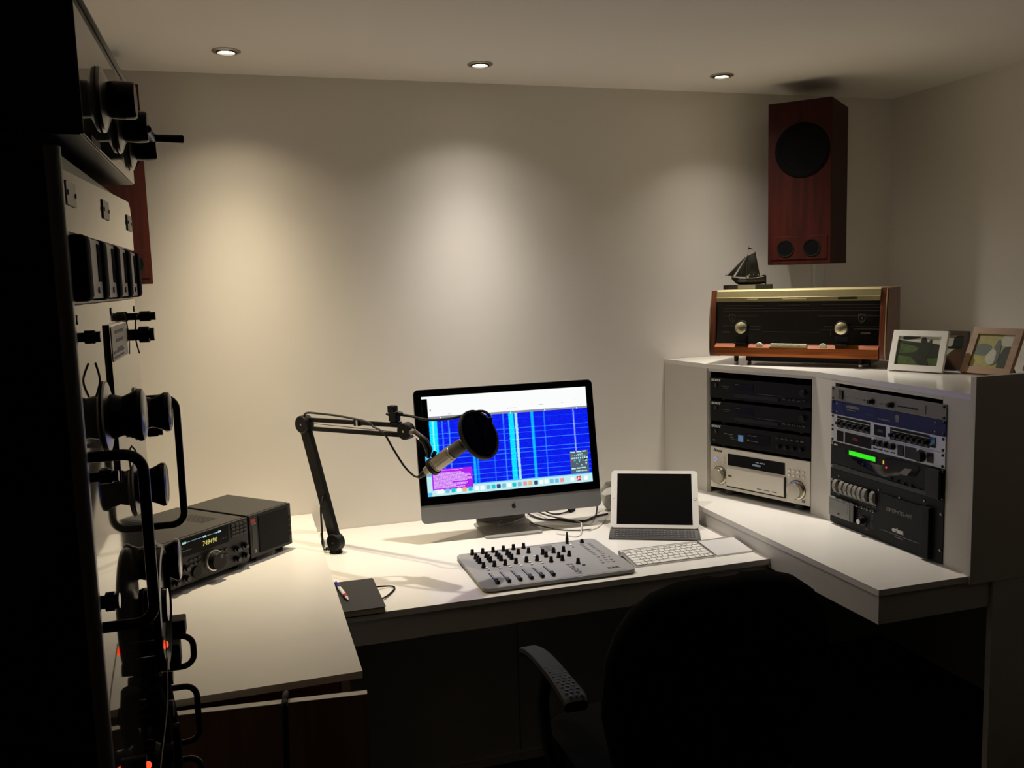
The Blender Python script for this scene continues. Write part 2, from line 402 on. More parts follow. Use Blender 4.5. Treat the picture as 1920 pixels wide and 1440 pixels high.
def deck(z, label, variant):
    t = thing('hifi_deck', label, 'hi-fi component', on_f1(0.2265, z), HF_YAW, 'black hi-fi decks stacked on the silver receiver')
    W, H, D = 0.424, 0.075, 0.27
    z0 = 0.011
    obj('case', B().span((-W/2+0.003, 0.006, z0), (W/2-0.003, D, z0+H-0.002)), M['blk_satin'], t)
    b = B().span((-W/2, 0.0, z0), (W/2, 0.006, z0+H), 0.0012)
    obj('faceplate', b, M['sony_face'], t)
    for x in (-0.165, 0.165):
        for y in (0.035, 0.22):
            obj('foot', B().lathe([(0.0, 0), (0.016, 0), (0.017, 0.004), (0.015, z0), (0, z0)], (x, y, 0), seg=18), M['dgrey'], t)
    L = -W/2
    text('lettering', 'SONY', 0.0115, M['mark'], t, T4(L+0.007, -0.0004, z0+H-0.009), sx=1.35, bold=0.0006)
    obj('power_button', B().span((L+0.024, -0.004, z0+0.042), (L+0.033, 0.0, z0+0.055), 0.0008), M['blk_gloss'], t)
    if variant < 2:
        wx = 0.105 + 0.004*variant
        obj('tray', B().span((L+wx+0.004, -0.0025, z0+0.010), (L+0.30, 0.0, z0+0.024), 0.0008), M['blk_satin'], t)
        obj('display_window', B().span((L+wx, -0.0012, z0+0.034), (L+wx+0.088, 0.0, z0+0.060), 0.0006), M['window_dark'], t)
        b = B()
        for k in range(2): b.box((L+0.072, -0.0003, z0+0.046-0.006*k), (0.040-0.018*k, 0.0006, 0.0009))
        b.box((L+wx+0.018, -0.0014, z0+0.057), (0.018, 0.0006, 0.0012)).box((L+0.26, -0.0003, z0+0.029), (0.10, 0.0006, 0.0008))
        obj('printing', b, M['mark_dim'], t)
        for k in range(5):
            obj('button', B().span((L+0.315+0.019*k, -0.003, z0+0.018), (L+0.330+0.019*k, 0, z0+0.025), 0.0008), M['blk_gloss'], t)
        obj('jog_knob', knob_b(B(), (L+0.395, 0, z0+0.048), (0, -1, 0), 0.011, 0.012, 0.013), M['blk_satin'], t)
    else:
        obj('lit_tile', B().span((L+0.128, -0.0015, z0+0.022), (L+0.150, 0, z0+0.046), 0.0005), M['blue_tile'], t)
        obj('display_window', B().span((L+0.163, -0.0012, z0+0.016), (L+0.262, 0, z0+0.056), 0.0006), M['window_dark'], t)
        b = B().box((L+0.072, -0.0003, z0+0.044), (0.012, 0.0006, 0.003)).box((L+0.093, -0.0003, z0+0.043), (0.018, 0.0006, 0.003)).box((L+0.100, -0.0003, z0+0.034), (0.016, 0.0006, 0.002)).box((L+0.109, -0.0003, z0+0.027), (0.03, 0.0006, 0.0012))
        b.box((L+0.19, -0.0014, z0+0.049), (0.036, 0.0006, 0.0018)).box((L+0.172, -0.0014, z0+0.032), (0.007, 0.0006, 0.006)).box((L+0.197, -0.0014, z0+0.030), (0.036, 0.0006, 0.0018))
        obj('printing', b, M['mark_dim'], t)
        obj('power_switch', B().span((L+0.014, -0.003, z0+0.012), (L+0.026, 0, z0+0.018), 0.0006), M['blk_gloss'], t)
        for k in range(4):
            obj('knob', knob_b(B(), (L+0.300+0.03*k, 0, z0+0.026), (0, -1, 0), 0.0075, 0.012, 0.009), M['blk_satin'], t)
        for k in range(6):
            obj('button', B().span((L+0.285+0.02*k, -0.0025, z0+0.052), (L+0.299+0.02*k, 0, z0+0.058), 0.0006), M['blk_gloss'], t)
    return t

def receiver():
    W, H, D = 0.422, 0.154, 0.30; z0 = 0.024
    t = thing('receiver', 'champagne silver receiver with two big turned knobs at the bottom of the left opening', 'hi-fi component', on_f1(0.2265, 0.8252), HF_YAW)
    obj('case', B().span((-W/2+0.004, 0.010, z0+0.002), (W/2-0.004, D, z0+H-0.003)), M['blk_satin'], t)
    obj('faceplate', B().span((-W/2, 0.0, z0), (W/2, 0.010, z0+H), 0.0018), M['champagne'], t)
    for x in (-0.15, 0.15):
        for y in (0.04, 0.24):
            obj('foot', B().lathe([(0, 0), (0.02, 0), (0.021, 0.006), (0.018, z0+0.002), (0, z0+0.002)], (x, y, 0), seg=20), M['dgrey'], t)
    L, T = -W/2, z0+H
    text('lettering', 'Pioneer', 0.0155, M['mark_dark'], t, T4(L+0.014, -0.0004, T-0.013), shear=0.35, bold=0.0003, sx=0.82)
    pb = obj('power_button', B().ring([(0.006, 0), (0.0085, 0), (0.0085, -0.003), (0.006, -0.003)], (L+0.026, 0, T-0.046), (0, 1, 0), 24), M['chrome'], t)
    obj('power_light', B().lathe([(0, -0.002), (0.006, -0.002), (0.006, 0.0), (0, 0)], (L+0.026, 0, T-0.046), (0, 1, 0), 20), M['blue_led'], pb)
    for dz in (0.039, 0.054):
        obj('button', B().cyl((L+0.064, 0, T-dz), (L+0.064, -0.003, T-dz), 0.0042, bev=0.0006), M['champagne_knob'], t)
    for x in (0.044, 0.372):
        k = B().lathe([(0.0, 0), (0.0325, 0), (0.0325, 0.002), (0.028, 0.003), (0.028, 0.022), (0.0268, 0.024), (0.0, 0.0225)], (L+x, 0, T-0.105), (0, -1, 0), 48)
        ko = obj('volume_knob', k, M['champagne_knob'], t)
        obj('dark_ring', B().ring([(0.0325, 0), (0.0345, 0), (0.0345, -0.0012), (0.0325, -0.0012)], (L+x, 0, T-0.105), (0, 1, 0), 40), M['dgrey'], ko)  # dark grey ring around the knob
    dw = obj('display_window', B().span((L+0.080, -0.0012, T-0.061), (L+0.324, 0.0, T-0.018), 0.0008), M['window_dark'], t)
    text('display_text', 'STEREO', 0.009, M['vfd'], dw, T4(L+0.19, -0.0016, T-0.045), sx=1.1)
    text('display_text', '- VTR - TAPE B', 0.0055, M['vfd'], dw, T4(L+0.20, -0.0016, T-0.034), sx=1.2)
    b = B()
    prof = [(0.0, -0.137+0.004), (-0.006, -0.137), (-0.0085, -0.134), (-0.0095, -0.105), (-0.0085, -0.071), (-0.004, -0.067), (0.0, -0.067)]
    b.prism([(a, T+c) for a, c in prof], L+0.079, L+0.325, 'yz')
    door = obj('door', b, M['champagne'], t)
    obj('door_gap', B().span((L+0.079, -0.006, T-0.1412), (L+0.3285, 0.0, T-0.1372)).span((L+0.3252, -0.006, T-0.1372), (L+0.3285, 0, T-0.068)), M['blk'], t)
    b = B()
    for x, w in ((0.225, 0.020), (0.255, 0.022), (0.288, 0.018)): b.box((L+x, -0.0092, T-0.126), (w, 0.001, 0.003 if w < 0.02 else 0.0022))
    b.box((L+0.096, -0.0098, T-0.098), (0.016, 0.001, 0.005))
    obj('printing', b, M['dgrey'], door)
    b = B().box((L+0.398, -0.0003, z0+0.014), (0.012, 0.0006, 0.010))
    obj('badge', b, M['grey'], t)
    for k in range(4):
        for r in range(2):
            obj('button', B().cyl((L+0.342+0.0185*k, 0, T-0.041-0.016*r), (L+0.342+0.0185*k, -0.003, T-0.041-0.016*r), 0.0045, bev=0.0006), M['champagne_knob'], t)
    return t
receiver()
zz = 0.8252+0.024+0.154
deck(zz, 'black hi-fi deck with a small pale blue lit square, directly on the silver receiver', 2)
deck(zz+0.0862, 'black hi-fi deck in the middle of the three black decks', 1)
deck(zz+0.1724, 'topmost black hi-fi deck, under the cabinet top', 0)

# ------------------------------------------------------------------ 19 inch rack units in the right opening
U = 0.04445; RW = 0.4826; RZ = 0.8285
M['rk_grey'] = mat('matt_grey_faceplate', (116, 114, 110), 0.5, 0.2, noise=0.03, scale=150)
M['rk_blue'] = mat('deep_blue_faceplate', (24, 33, 92), 0.55, spec=0.25, noise=0.04, scale=120)
M['rk_silver'] = mat('silver_faceplate', (196, 197, 198), 0.4, 0.4, noise=0.02, scale=150)
M['rk_black'] = mat('black_faceplate', (15, 15, 16), 0.55, spec=0.25, noise=0.05, scale=150)
M['rk_black2'] = mat('deep_black_faceplate', (10, 11, 11), 0.55, spec=0.25, noise=0.05, scale=150)
M['rk_lcd'] = glow('lit_green_lcd', (40, 230, 8), 1.0)
M['led_red'] = glow('red_led', (255, 30, 60), 1.6)
M['led_yel'] = glow('amber_led', (215, 190, 60), 0.9)
M['led_dim'] = glow('dim_red_numerals', (90, 18, 10), 0.6)
M['screw'] = mat('rack_screw_steel', (150, 148, 142), 0.35, 0.9)
def mm(px):
    f = (px - 68.0) / 850.0; return 1.195*f/(1+0.195*f)*RW - RW/2
def unit(name, label, cat, u0, nu, m, depth=0.24):
    t = thing(name, label, cat, (1.8, 2.14, RZ + u0*U), -90)
    H = nu*U - 0.0008
    obj('faceplate', B().span((-RW/2, 0, 0), (RW/2, 0.003, H), 0.0004), m, t)
    obj('chassis', B().span((-0.212, 0.0032, 0.001), (0.212, depth, H-0.001)), M['blk_satin'], t)
    for sx in (-1, 1):
        for z in ((0.0065, H-0.0065) if nu < 4 else (0.0375, H-0.0375)):
            obj('rack_screw', B().lathe([(0.0042, 0), (0.0042, 0.0012), (0.0028, 0.0028), (0, 0.003)], (sx*(RW/2-0.008), 0, z), (0, -1, 0), 12), M['blk'] if nu == 1 and name != 'digital_reverb' else M['screw'], t)
    return t, H
# -- 4U black processor
t, H = unit('broadcast_processor', 'tall black rack unit with a row of small meters, lowest in the right opening', 'rack unit', 0, 4, M['rk_black2'])
M['meter_drum'] = mat('aged_white_meter_drum', (132, 128, 120), 0.35)
hub = obj('meter_bank', B().span((mm(92), -0.002, 0.100), (mm(418), 0.0, 0.148), 0.001), M['blk_gloss'], t)
for px in (117, 163, 199, 233, 266, 300, 337, 396):
    x = mm(px)
    p = [(0.0, 0.104), (-0.006, 0.105), (-0.012, 0.112), (-0.0145, 0.124), (-0.012, 0.136), (-0.006, 0.143), (0.0, 0.144)]
    o = obj('edge_meter', B().prism(p, x-0.0075, x+0.0075, 'yz', 0.001), M['offwhite'], hub)
    o.data.materials.clear(); o.data.materials.append(M['meter_drum'])
    b = B()
    for k in range(5):
        a = rad(-40+20*k); b.box((x-0.004, -0.0148*math.cos(a*0.8)+0.0004, 0.124+0.018*math.sin(a)), (0.004, 0.0012, 0.0008))
    b.box((x+0.004, -0.0149, 0.121), (0.006, 0.001, 0.005))
    obj('scale', b, M['grey'], o)
for px in (140, 181, 216, 249, 283, 318, 366):
    pass
mtr = obj('panel_meter', B().span((mm(80), -0.012, 0.026), (mm(236), 0.0, 0.086), 0.002), M['grey'], t)
obj('meter_window', B().span((mm(90), -0.0132, 0.050), (mm(226), -0.0119, 0.080), 0.0005), mat('grey_green_meter_glass', (62, 66, 60), 0.12, coat=0.6), mtr)
obj('zero_screw', B().cyl((mm(155), -0.012, 0.038), (mm(155), -0.014, 0.038), 0.003), M['blk'], mtr)
obj('meter_side', B().span((mm(237), -0.010, 0.026), (mm(262), 0, 0.088), 0.001), M['blk_gloss'], t)
kb = obj('selector_knob', knob_b(B(), (mm(318), 0, 0.040), (0, -1, 0), 0.0095, 0.018, 0.017), M['blk_satin'], t)
obj('knob_cap', B().cyl((mm(318), -0.018, 0.040), (mm(318), -0.0195, 0.040), 0.0078), M['alu_l'], kb)
for k, px in enumerate((275, 315, 355, 400)):
    obj('toggle_switch', B().cyl((mm(px), 0, 0.082), (mm(px), -0.006, 0.082), 0.0035).cyl((mm(px), -0.006, 0.082), (mm(px)-0.002, -0.014, 0.085), 0.0016, 0.0024, 10), M['steel'], t)
b = B()
for k in range(7): b.box((mm(382), -0.0003, 0.028+0.0065*k), (0.012, 0.0006, 0.0009))
for k in range(6): b.box((mm(285), -0.0003, 0.030+0.0075*k), (0.010, 0.0006, 0.0008))
b.box((mm(125), -0.0003, 0.0955), (0.018, 0.0006, 0.0016)).box((mm(396), -0.0003, 0.0955), (0.014, 0.0006, 0.0016)).box((mm(345), -0.0003, 0.018), (0.012, 0.0006, 0.0012))
obj('printing', b, M['mark_dim'], t)
door = obj('access_door', B().span((mm(448), -0.004, 0.006), (mm(765), 0, 0.146), 0.001), M['rk_black2'], t)
text('lettering', 'OPTIMOD-AM', 0.0165, M['mark_dim'], door, T4(mm(497), -0.0044, 0.104), sx=1.0, bold=0.0001)
text('lettering', 'orban', 0.0195, M['mark'], door, T4(mm(545), -0.0044, 0.050), sx=1.0, bold=0.0009)
obj('rule', B().box((mm(600), -0.0043, 0.0365), (mm(740)-mm(455), 0.0006, 0.0011)).box((mm(597), -0.0043, 0.030), (0.032, 0.0006, 0.0022)), M['mark_dim'], door)
for px, z in ((134, 0.158), (433, 0.153), (590, 0.150), (775, 0.163)):
    obj('screw', B().lathe([(0.0035, 0), (0.003, 0.002), (0, 0.0024)], (mm(px), -0.001, z), (0, -1, 0), 12), M['screw'], t)
obj('handle_rib', B().span((mm(770), -0.014, 0.004), (mm(838), 0, 0.150), 0.002), M['rk_black2'], t)
# -- 2U black processor with green display
t, H = unit('audio_processor', 'black rack unit with a lit green display, above the unit with the row of meters', 'rack unit', 4, 2, M['rk_black'])
text('lettering', 'orban', 0.007, M['mark'], t, T4(mm(92), -0.0004, 0.079), bold=0.0004)
lcd = obj('display', B().span((mm(203), -0.002, 0.056), (mm(407), 0, 0.0745), 0.0006), M['blk_gloss'], t)
obj('green_screen', B().span((mm(208), -0.0025, 0.0585), (mm(404), -0.0019, 0.072)), M['rk_lcd'], lcd)
sw = [(mm(215), 0.052), (mm(450), 0.052), (mm(470), 0.075), (mm(520), 0.082), (mm(720), 0.080), (mm(735), 0.070), (mm(700), 0.045), (mm(600), 0.040), (mm(470), 0.020), (mm(380), 0.026), (mm(280), 0.036)]
obj('control_recess', B().prism(sw, -0.0015, 0.0, 'xz'), M['blk_gloss'], t)
for k in range(3): obj('button', B().box((mm(265+50*k), -0.003, 0.042-0.001*k), (0.007, 0.004, 0.006), 0.0008), M['blk_satin'], t)
obj('red_light', B().sphere((mm(487), -0.002, 0.050), 0.0028, 12), M['led_red'], t)
obj('amber_light', B().box((mm(465), -0.0018, 0.0635), (0.0045, 0.002, 0.010)), M['led_yel'], t)
pt = [(mm(580), 0.044), (mm(640), 0.042), (mm(680), 0.066), (mm(625), 0.062)]
obj('grey_plaque', B().prism(pt, -0.0026, -0.0014, 'xz'), M['grey'], t)
for k in range(4): obj('button', B().box((mm(522+51*k), -0.003, 0.021-0.0012*k), (0.009, 0.006, 0.004), 0.0008), M['blk'], t)
for z in (0.062, 0.056): obj('indicator', B().cyl((mm(176), 0, z+0.009), (mm(176), -0.002, z+0.009), 0.003), M['blk'], t)
obj('lower_lip', B().span((-RW/2+0.012, -0.004, 0.001), (RW/2-0.06, 0, 0.014), 0.001), mat('charcoal_lip', (30, 30, 31), 0.45), t)
obj('handle_rib', B().span((mm(800), -0.013, 0.003), (mm(905), 0, H-0.003), 0.003), M['blk'], t)
# -- 1U silver with red numerals
t, H = unit('signal_processor', 'silver rack unit with a dim red display and one large black dial', 'rack unit', 6, 1, M['rk_silver'])
obj('window', B().span((mm(112), -0.001, 0.004), (mm(160), 0, 0.038)), M['window_dark'], t)
dw = obj('display_window', B().span((mm(172), -0.001, 0.004), (mm(368), 0, 0.038)), M['window_dark'], t)
text('numerals', '188', 0.013, M['led_dim'], dw, T4(mm(225), -0.0014, 0.021), sx=1.5)
for px in (398, 437, 480, 530):
    obj('knob', knob_b(B(), (mm(px), 0, 0.029), (0, -1, 0), 0.0095, 0.014, 0.011), M['blk'], t)
b = B()
for px in (398, 437, 480, 530): b.span((mm(px)-0.009, -0.0008, 0.008), (mm(px)+0.009, 0, 0.0115))
b.span((mm(568), -0.003, 0.006), (mm(610), 0, 0.038), 0.0006).span((mm(620), -0.001, 0.005), (mm(704), 0, 0.039))
obj('button_row', b, M['blk'], t)
obj('dial', knob_b(B(), (mm(741), 0, 0.021), (0, -1, 0), 0.0165, 0.016, 0.018, 28), M['blk'], t)
obj('power_switch', B().span((mm(788), -0.003, 0.008), (mm(830), 0, 0.037), 0.001), M['blk_gloss'], t)
# -- 1U silver with black windows
t, H = unit('compressor_unit', 'silver rack unit with two black windows of knobs around a small square display', 'rack unit', 7, 1, M['rk_silver'])
for a, c in ((112, 356), (507, 800)):
    wn = obj('black_window', B().span((mm(a), -0.001, 0.004), (mm(c), 0, 0.040)), M['rk_black'], t)
    obj('stripe', B().box(((mm(a)+mm(c))/2, -0.0012, 0.0315), (mm(c)-mm(a), 0.0006, 0.0014)), M['mark'], wn)
    n = 6 if a < 300 else 7
    for k in range(n):
        x = mm(a) + (k+0.5)/n*(mm(c)-mm(a))
        obj('knob', knob_b(B(), (x, -0.001, 0.019), (0, -1, 0), 0.0062, 0.014, 0.0085, 14), M['blk'], wn)
    b = B()
    for k in range(n): b.box((mm(a)+(k+0.5)/n*(mm(c)-mm(a)), -0.0013, 0.008), (0.012, 0.0006, 0.003))
    obj('printing', b, M['mark_dim'], wn)
dw = obj('display_window', B().span((mm(388), -0.0015, 0.006), (mm(472), 0, 0.038), 0.0006), M['window_dark'], t)
obj('display_patch', B().box((mm(436), -0.0018, 0.022), (0.022, 0.0006, 0.008)), M['dgrey'], dw)
obj('power_switch', B().span((mm(806), -0.003, 0.008), (mm(845), 0, 0.037), 0.001), M['blk_gloss'], t)
# -- 1U blue
t, H = unit('signal_router', 'deep blue rack unit with a round white emblem', 'rack unit', 8, 1, M['rk_blue'])
b = B()
for k in range(11): b.box((mm(175)+0.0035+0.0056*k, -0.0004, 0.0305+0.0006*(k % 3)), (0.0042, 0.0008, 0.0085))
for k in range(12): b.box((mm(180)+0.002+0.0036*k, -0.0004, 0.0215), (0.0026, 0.0008, 0.0024))
obj('printing', b, M['mark_dim'], t)
em = B().lathe([(0.0, -0.0006), (0.0085, -0.0006), (0.0085, 0), (0, 0)], (mm(556), 0, 0.0275), (0, 1, 0), 24)
em.box((mm(556), -0.0004, 0.0165), (0.013, 0.0008, 0.005))
obj('emblem', em, M['mark_dim'], t)
b = B()
for k in range(16): b.box((mm(415)+0.002+0.0031*k, -0.0004, 0.0125 + (0.001 if k % 4 == 0 else 0)), (0.0022, 0.0008, 0.0035 if k % 5 else 0.006))
for k in range(5): b.box((mm(330)+0.006*k, -0.0004, 0.0185), (0.004, 0.0008, 0.001))
obj('printing', b, M['mark_dim'], t)
for px in (108, 838):
    for z in (0.0085, 0.034): obj('screw', B().lathe([(0.003, 0), (0.002, 0.002), (0, 0.0022)], (mm(px), 0, z), (0, -1, 0), 10), M['screw'], t)
# -- 1U grey
t, H = unit('tuner_unit', 'matt grey rack unit with a row of tiny black buttons, topmost in the right opening', 'rack unit', 9, 1, M['rk_grey'])
obj('power_switch', B().span((mm(127), -0.005, 0.007), (mm(155), 0, 0.036), 0.001), M['blk_gloss'], t)
for px in (372, 515): obj('knob', knob_b(B(), (mm(px), 0, 0.0175), (0, -1, 0), 0.0075, 0.018, 0.0095), M['blk'], t)
for px in (310, 331): obj('socket', B().cyl((mm(px), 0, 0.0165), (mm(px), -0.0014, 0.0165), 0.0026), M['blk'], t)
for k in range(10): obj('button', B().cyl((mm(562+15.5*k), 0, 0.017), (mm(562+15.5*k), -0.002, 0.017), 0.0022), M['blk'], t)
b = B()
for k in range(7): b.box((mm(180+18*k), -0.0003, 0.0165+0.002*(k % 2)), (0.005, 0.0006, 0.0012))
b.box((mm(450), -0.0003, 0.016), (0.03, 0.0006, 0.001)).box((mm(766), -0.0005, 0.020), (0.0014, 0.001, 0.026))
obj('printing', b, M['mark_dark'], t)
# ------------------------------------------------------------------ vintage radio on the corner cabinet
M['teak'] = wood('varnished_teak', (118, 58, 20), (156, 86, 32), 0.6, 'x', 7, 0.0)
M['teak'].node_tree.nodes['Principled BSDF'].inputs['Specular IOR Level'].default_value = 0.2
M['teak_v'] = wood('varnished_teak_cheek', (88, 40, 20), (120, 60, 30), 0.42, 'z', 7, 0.05)
M['gold'] = mat('pale_gold_lid', (158, 147, 104), 0.42, 0.12, noise=0.03, scale=60)
M['cone_knob'] = mat('turned_brass_cone', (186, 178, 142), 0.3, 0.75)
M['dial'] = mat('dark_glass_dial', (15, 14, 12), 0.12, coat=0.4)
M['dialmark'] = mat('faded_dial_print', (74, 68, 54), 0.5)
M['cream'] = mat('cream_keys', (216, 206, 170), 0.35)
M['hardboard'] = mat('brown_radio_back', (66, 50, 36), 0.8, noise=0.1, scale=120)
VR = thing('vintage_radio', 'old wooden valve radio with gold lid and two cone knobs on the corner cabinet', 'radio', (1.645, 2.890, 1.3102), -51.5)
W, ZB, ZT, D = 0.617, 0.030, 0.268, 0.215
prof = [(0.012, ZB), (0.002, ZB+0.02), (0.004, ZB+0.075), (0.014, ZB+0.17), (0.030, ZT), (D, ZT), (D+0.005, ZB), (0.05, ZB-0.004)]
for x0, x1 in ((0.0, 0.024), (W-0.024, W)):
    obj('cheek', B().prism(prof, x0, x1, 'yz', 0.003), M['teak_v'], VR)
for x in (0.004, W-0.004): obj('piping', B().tube([(x, y-0.003, z) for y, z in prof[:5]], 0.0016, 8), M['gold'], VR)
obj('body', B().prism([(0.030, ZB+0.004), (0.034, ZT-0.004), (D-0.006, ZT-0.004), (D-0.004, ZB+0.002)], 0.0245, W-0.0245, 'yz'), M['teak'], VR)
lid = [(0.019, ZT-0.041), (0.0180, ZT-0.0265), (0.0205, ZT-0.0255), (0.0245, ZT-0.003), (0.031, ZT+0.001), (D-0.004, ZT+0.001), (D-0.004, ZT-0.003), (0.045, ZT-0.003), (0.040, ZT-0.038)]
ld = obj('lid', B().prism(lid, 0.0245, W-0.0245, 'yz'), M['gold'], VR)
obj('trim_bar', B().box((W*0.5, 0.0175, ZT-0.0335), (0.085, 0.004, 0.003), 0.001).box((W*0.26, 0.0175, ZT-0.0335), (0.040, 0.004, 0.004), 0.001), M['gold'], ld)
obj('vent_slot', B().box((W*0.79, 0.0175, ZT-0.0325), (0.062, 0.003, 0.006), 0.0008), M['blk'], ld)
obj('dial_glass', B().prism([(0.011, ZB+0.048), (0.024, ZT-0.041), (0.034, ZT-0.041), (0.030, ZB+0.048)], 0.0245, W-0.0245, 'yz'), M['dial'], VR)
def dy(z): return 0.011 + (z-(ZB+0.048))/(ZT-0.041-ZB-0.048)*0.013 - 0.0006
b = B()
def dline(x0, x1, z, h=0.0014): b.box(((x0+x1)/2, dy(z), z), (x1-x0, 0.0006, h))
for x0, x1, z in ((0.06, 0.20, 0.214), (0.25, 0.36, 0.214), (0.40, 0.59, 0.214), (0.05, 0.59, 0.203), (0.05, 0.59, 0.194), (0.05, 0.18, 0.176), (0.39, 0.59, 0.176), (0.05, 0.09, 0.140), (0.15, 0.19, 0.140), (0.41, 0.44, 0.140), (0.50, 0.59, 0.140), (0.14, 0.19, 0.128), (0.40, 0.45, 0.128), (0.51, 0.59, 0.132), (0.20, 0.40, 0.120)):
    dline(x0, x1, z)
for x in (0.045, 0.53): b.box((x+0.018, dy(0.118), 0.118), (0.03, 0.0006, 0.006))
for x in (0.145, 0.435): b.box((x, dy(0.118), 0.116), (0.0014, 0.0006, 0.02))
obj('dial_print', b, M['dialmark'], VR)
for x in (0.085, 0.535):
    s = [(x-0.012, 0.182), (x+0.012, 0.182), (x+0.0115, 0.166), (x+0.007, 0.157), (x, 0.152), (x-0.007, 0.157), (x-0.0115, 0.166)]
    si = [(x+(a-x)*0.8, 0.168+(c-0.168)*0.8) for a, c in s]
    y = dy(0.167)
    e = B().frame(s, si, y-0.0006, y+0.0006, 'xz').box((x, y, 0.168), (0.007, 0.0006, 0.004)).box((x+0.001, y, 0.161), (0.0012, 0.0006, 0.012))
    obj('emblem', e, M['dialmark'], VR)
sill = [(0.001, ZB+0.002), (-0.006, ZB+0.012), (-0.005, ZB+0.034), (0.011, ZB+0.0475), (0.03, ZB+0.0475), (0.03, ZB+0.002)]
obj('lower_rail', B().prism(sill, 0.0245, W-0.0245, 'yz', 0.001), M['teak'], VR)
for x in (0.122, 0.472):
    z = 0.134
    k = obj('tuning_knob', B().lathe([(0.019, 0.004), (0.021, 0.010), (0.0205, 0.02), (0.0, 0.0365)], (x, dy(z)+0.003, z), (0, -1, 0), 32), M['cone_knob'], VR)
    obj('knob_collar', B().lathe([(0.024, 0), (0.026, 0.002), (0.025, 0.004), (0.018, 0.0045)], (x, dy(z), z), (0, -1, 0), 32), M['blk'], k)
    obj('knob_well', B().prism([(x-0.02, ZB+0.052), (x+0.02, ZB+0.052), (x+0.02, ZB+0.075), (x-0.02, ZB+0.075)], 0.006, 0.012, 'xz').span((x-0.022, -0.0052, ZB+0.0455), (x+0.022, 0.012, ZB+0.052), 0.001), M['blk'], k)
kb = B().span((0.228, -0.007, ZB+0.036), (0.360, 0.008, ZB+0.0405), 0.001)
ks = obj('key_base', kb, M['gold'], VR)
for k in range(5):
    obj('piano_key', B().span((0.231+0.0255*k, -0.006, ZB+0.041), (0.2555+0.0255*k, 0.010, ZB+0.0495), 0.0012), M['cream'], ks)
for x in (0.19, 0.412): obj('thumb_wheel', B().cyl((x, -0.001, ZB+0.040), (x, 0.006, ZB+0.040), 0.0125, bev=0.001, seg=28), M['cream'], VR)
for x, y in ((0.09, 0.045), (0.527, 0.045), (0.09, 0.185), (0.527, 0.185)):
    lg = obj('leg', B().cyl((x, y, 0.0085), (x, y, ZB+0.004), 0.0075, 0.009), M['blk'], VR)
    obj('leg_tip', B().lathe([(0.0065, 0), (0.008, 0.0015), (0.0078, 0.0082), (0, 0.0084)], (x, y, 0), seg=16), M['chrome'], lg)
obj('shade_plate', B().span((0.12, 0.060, 0.009), (W-0.06, D-0.02, ZB+0.001), 0.003), M['blk'], VR)  # dark plate added to stand in for the shadow beneath the radio
obj('back_cover', B().span((0.03, D+0.001, ZB+0.008), (W-0.03, D+0.028, ZT-0.028), 0.004), M['hardboard'], VR)

# ------------------------------------------------------------------ model ship on the radio
M['pewter'] = mat('tarnished_pewter', (86, 85, 80), 0.3, 0.95, noise=0.25, scale=90)
M['pewter_d'] = mat('dark_pewter_hull', (46, 43, 38), 0.28, 0.85, noise=0.2, scale=60)
M['darkwood'] = mat('dark_stained_base', (20, 16, 12), 0.45)
M['plaque'] = mat('worn_brass_plaque', (128, 124, 108), 0.45, 0.3)
SH = thing('model_ship', 'small pewter sailing ship on a dark base with plaque, on top of the old radio', 'model ship', (1.838, 2.933, 1.5796), -40)
obj('base', B().box((0, 0, 0.0085), (0.176, 0.045, 0.017), 0.0015), M['darkwood'], SH)
obj('plaque', B().box((-0.002, -0.0228, 0.0085), (0.064, 0.0008, 0.0135)), M['plaque'], SH)
# hull: sections from bow (left) to stern
secs = []
NS = 14
b = B()
for i in range(NS+1):
    t = i/NS; x = -0.060 + 0.122*t
    w = 0.0145*max(0.05, math.sin(PI*min(1, 0.04+t*0.80))**0.55)
    top_ = 0.0485 - 0.008*math.sin(PI*t) + (0.004*t)
    bot = 0.0175 + 0.022*max(0, (0.22-t)/0.22)**1.6 + 0.003*max(0, (t-0.85)/0.15)
    ring = []
    for k in range(9):
        a = PI*k/8; yy = -math.cos(a)*w; zz_ = top_ - (top_-bot)*math.sin(a)**0.7
        ring.append(b.bm.verts.new((x, yy, zz_)))
    secs.append(ring)
for a, c in zip(secs, secs[1:]):
    for k in range(8): b.bm.faces.new((a[k], c[k], c[k+1], a[k+1]))
    b.bm.faces.new((a[8], c[8], c[0], a[0]))
b.bm.faces.new(secs[0]); b.bm.faces.new(list(reversed(secs[-1])))
hull = obj('hull', b, M['pewter_d'], SH)
obj('wale', B().tube([(-0.060, -0.004, 0.0475), (-0.045, -0.0125, 0.044), (-0.01, -0.016, 0.0405), (0.03, -0.0155, 0.0415), (0.06, -0.010, 0.046)], 0.0018, 6, 4).tube([(-0.060, 0.004, 0.0475), (-0.045, 0.0125, 0.044), (-0.01, 0.016, 0.0405), (0.03, 0.0155, 0.0415), (0.06, 0.010, 0.046)], 0.0018, 6, 4), M['pewter'], hull)
obj('leeboard', B().sphere((-0.018, -0.0175, 0.035), 0.016, 14, sc=(1.1, 0.14, 0.42)), M['pewter'], hull)
obj('rudder', B().box((0.064, 0, 0.034), (0.006, 0.004, 0.034), 0.001), M['pewter_d'], hull)
obj('cabin', B().box((0.022, 0, 0.047), (0.036, 0.016, 0.008), 0.0015), M['pewter'], SH)
obj('deck_fitting', B().sphere((0.006, -0.004, 0.054), 0.0028, 10).sphere((0.022, -0.005, 0.0545), 0.0022, 10).sphere((0.038, -0.004, 0.0535), 0.0022, 10).cyl((0.056, 0, 0.045), (0.056, 0, 0.053), 0.0015), M['chrome'], SH)
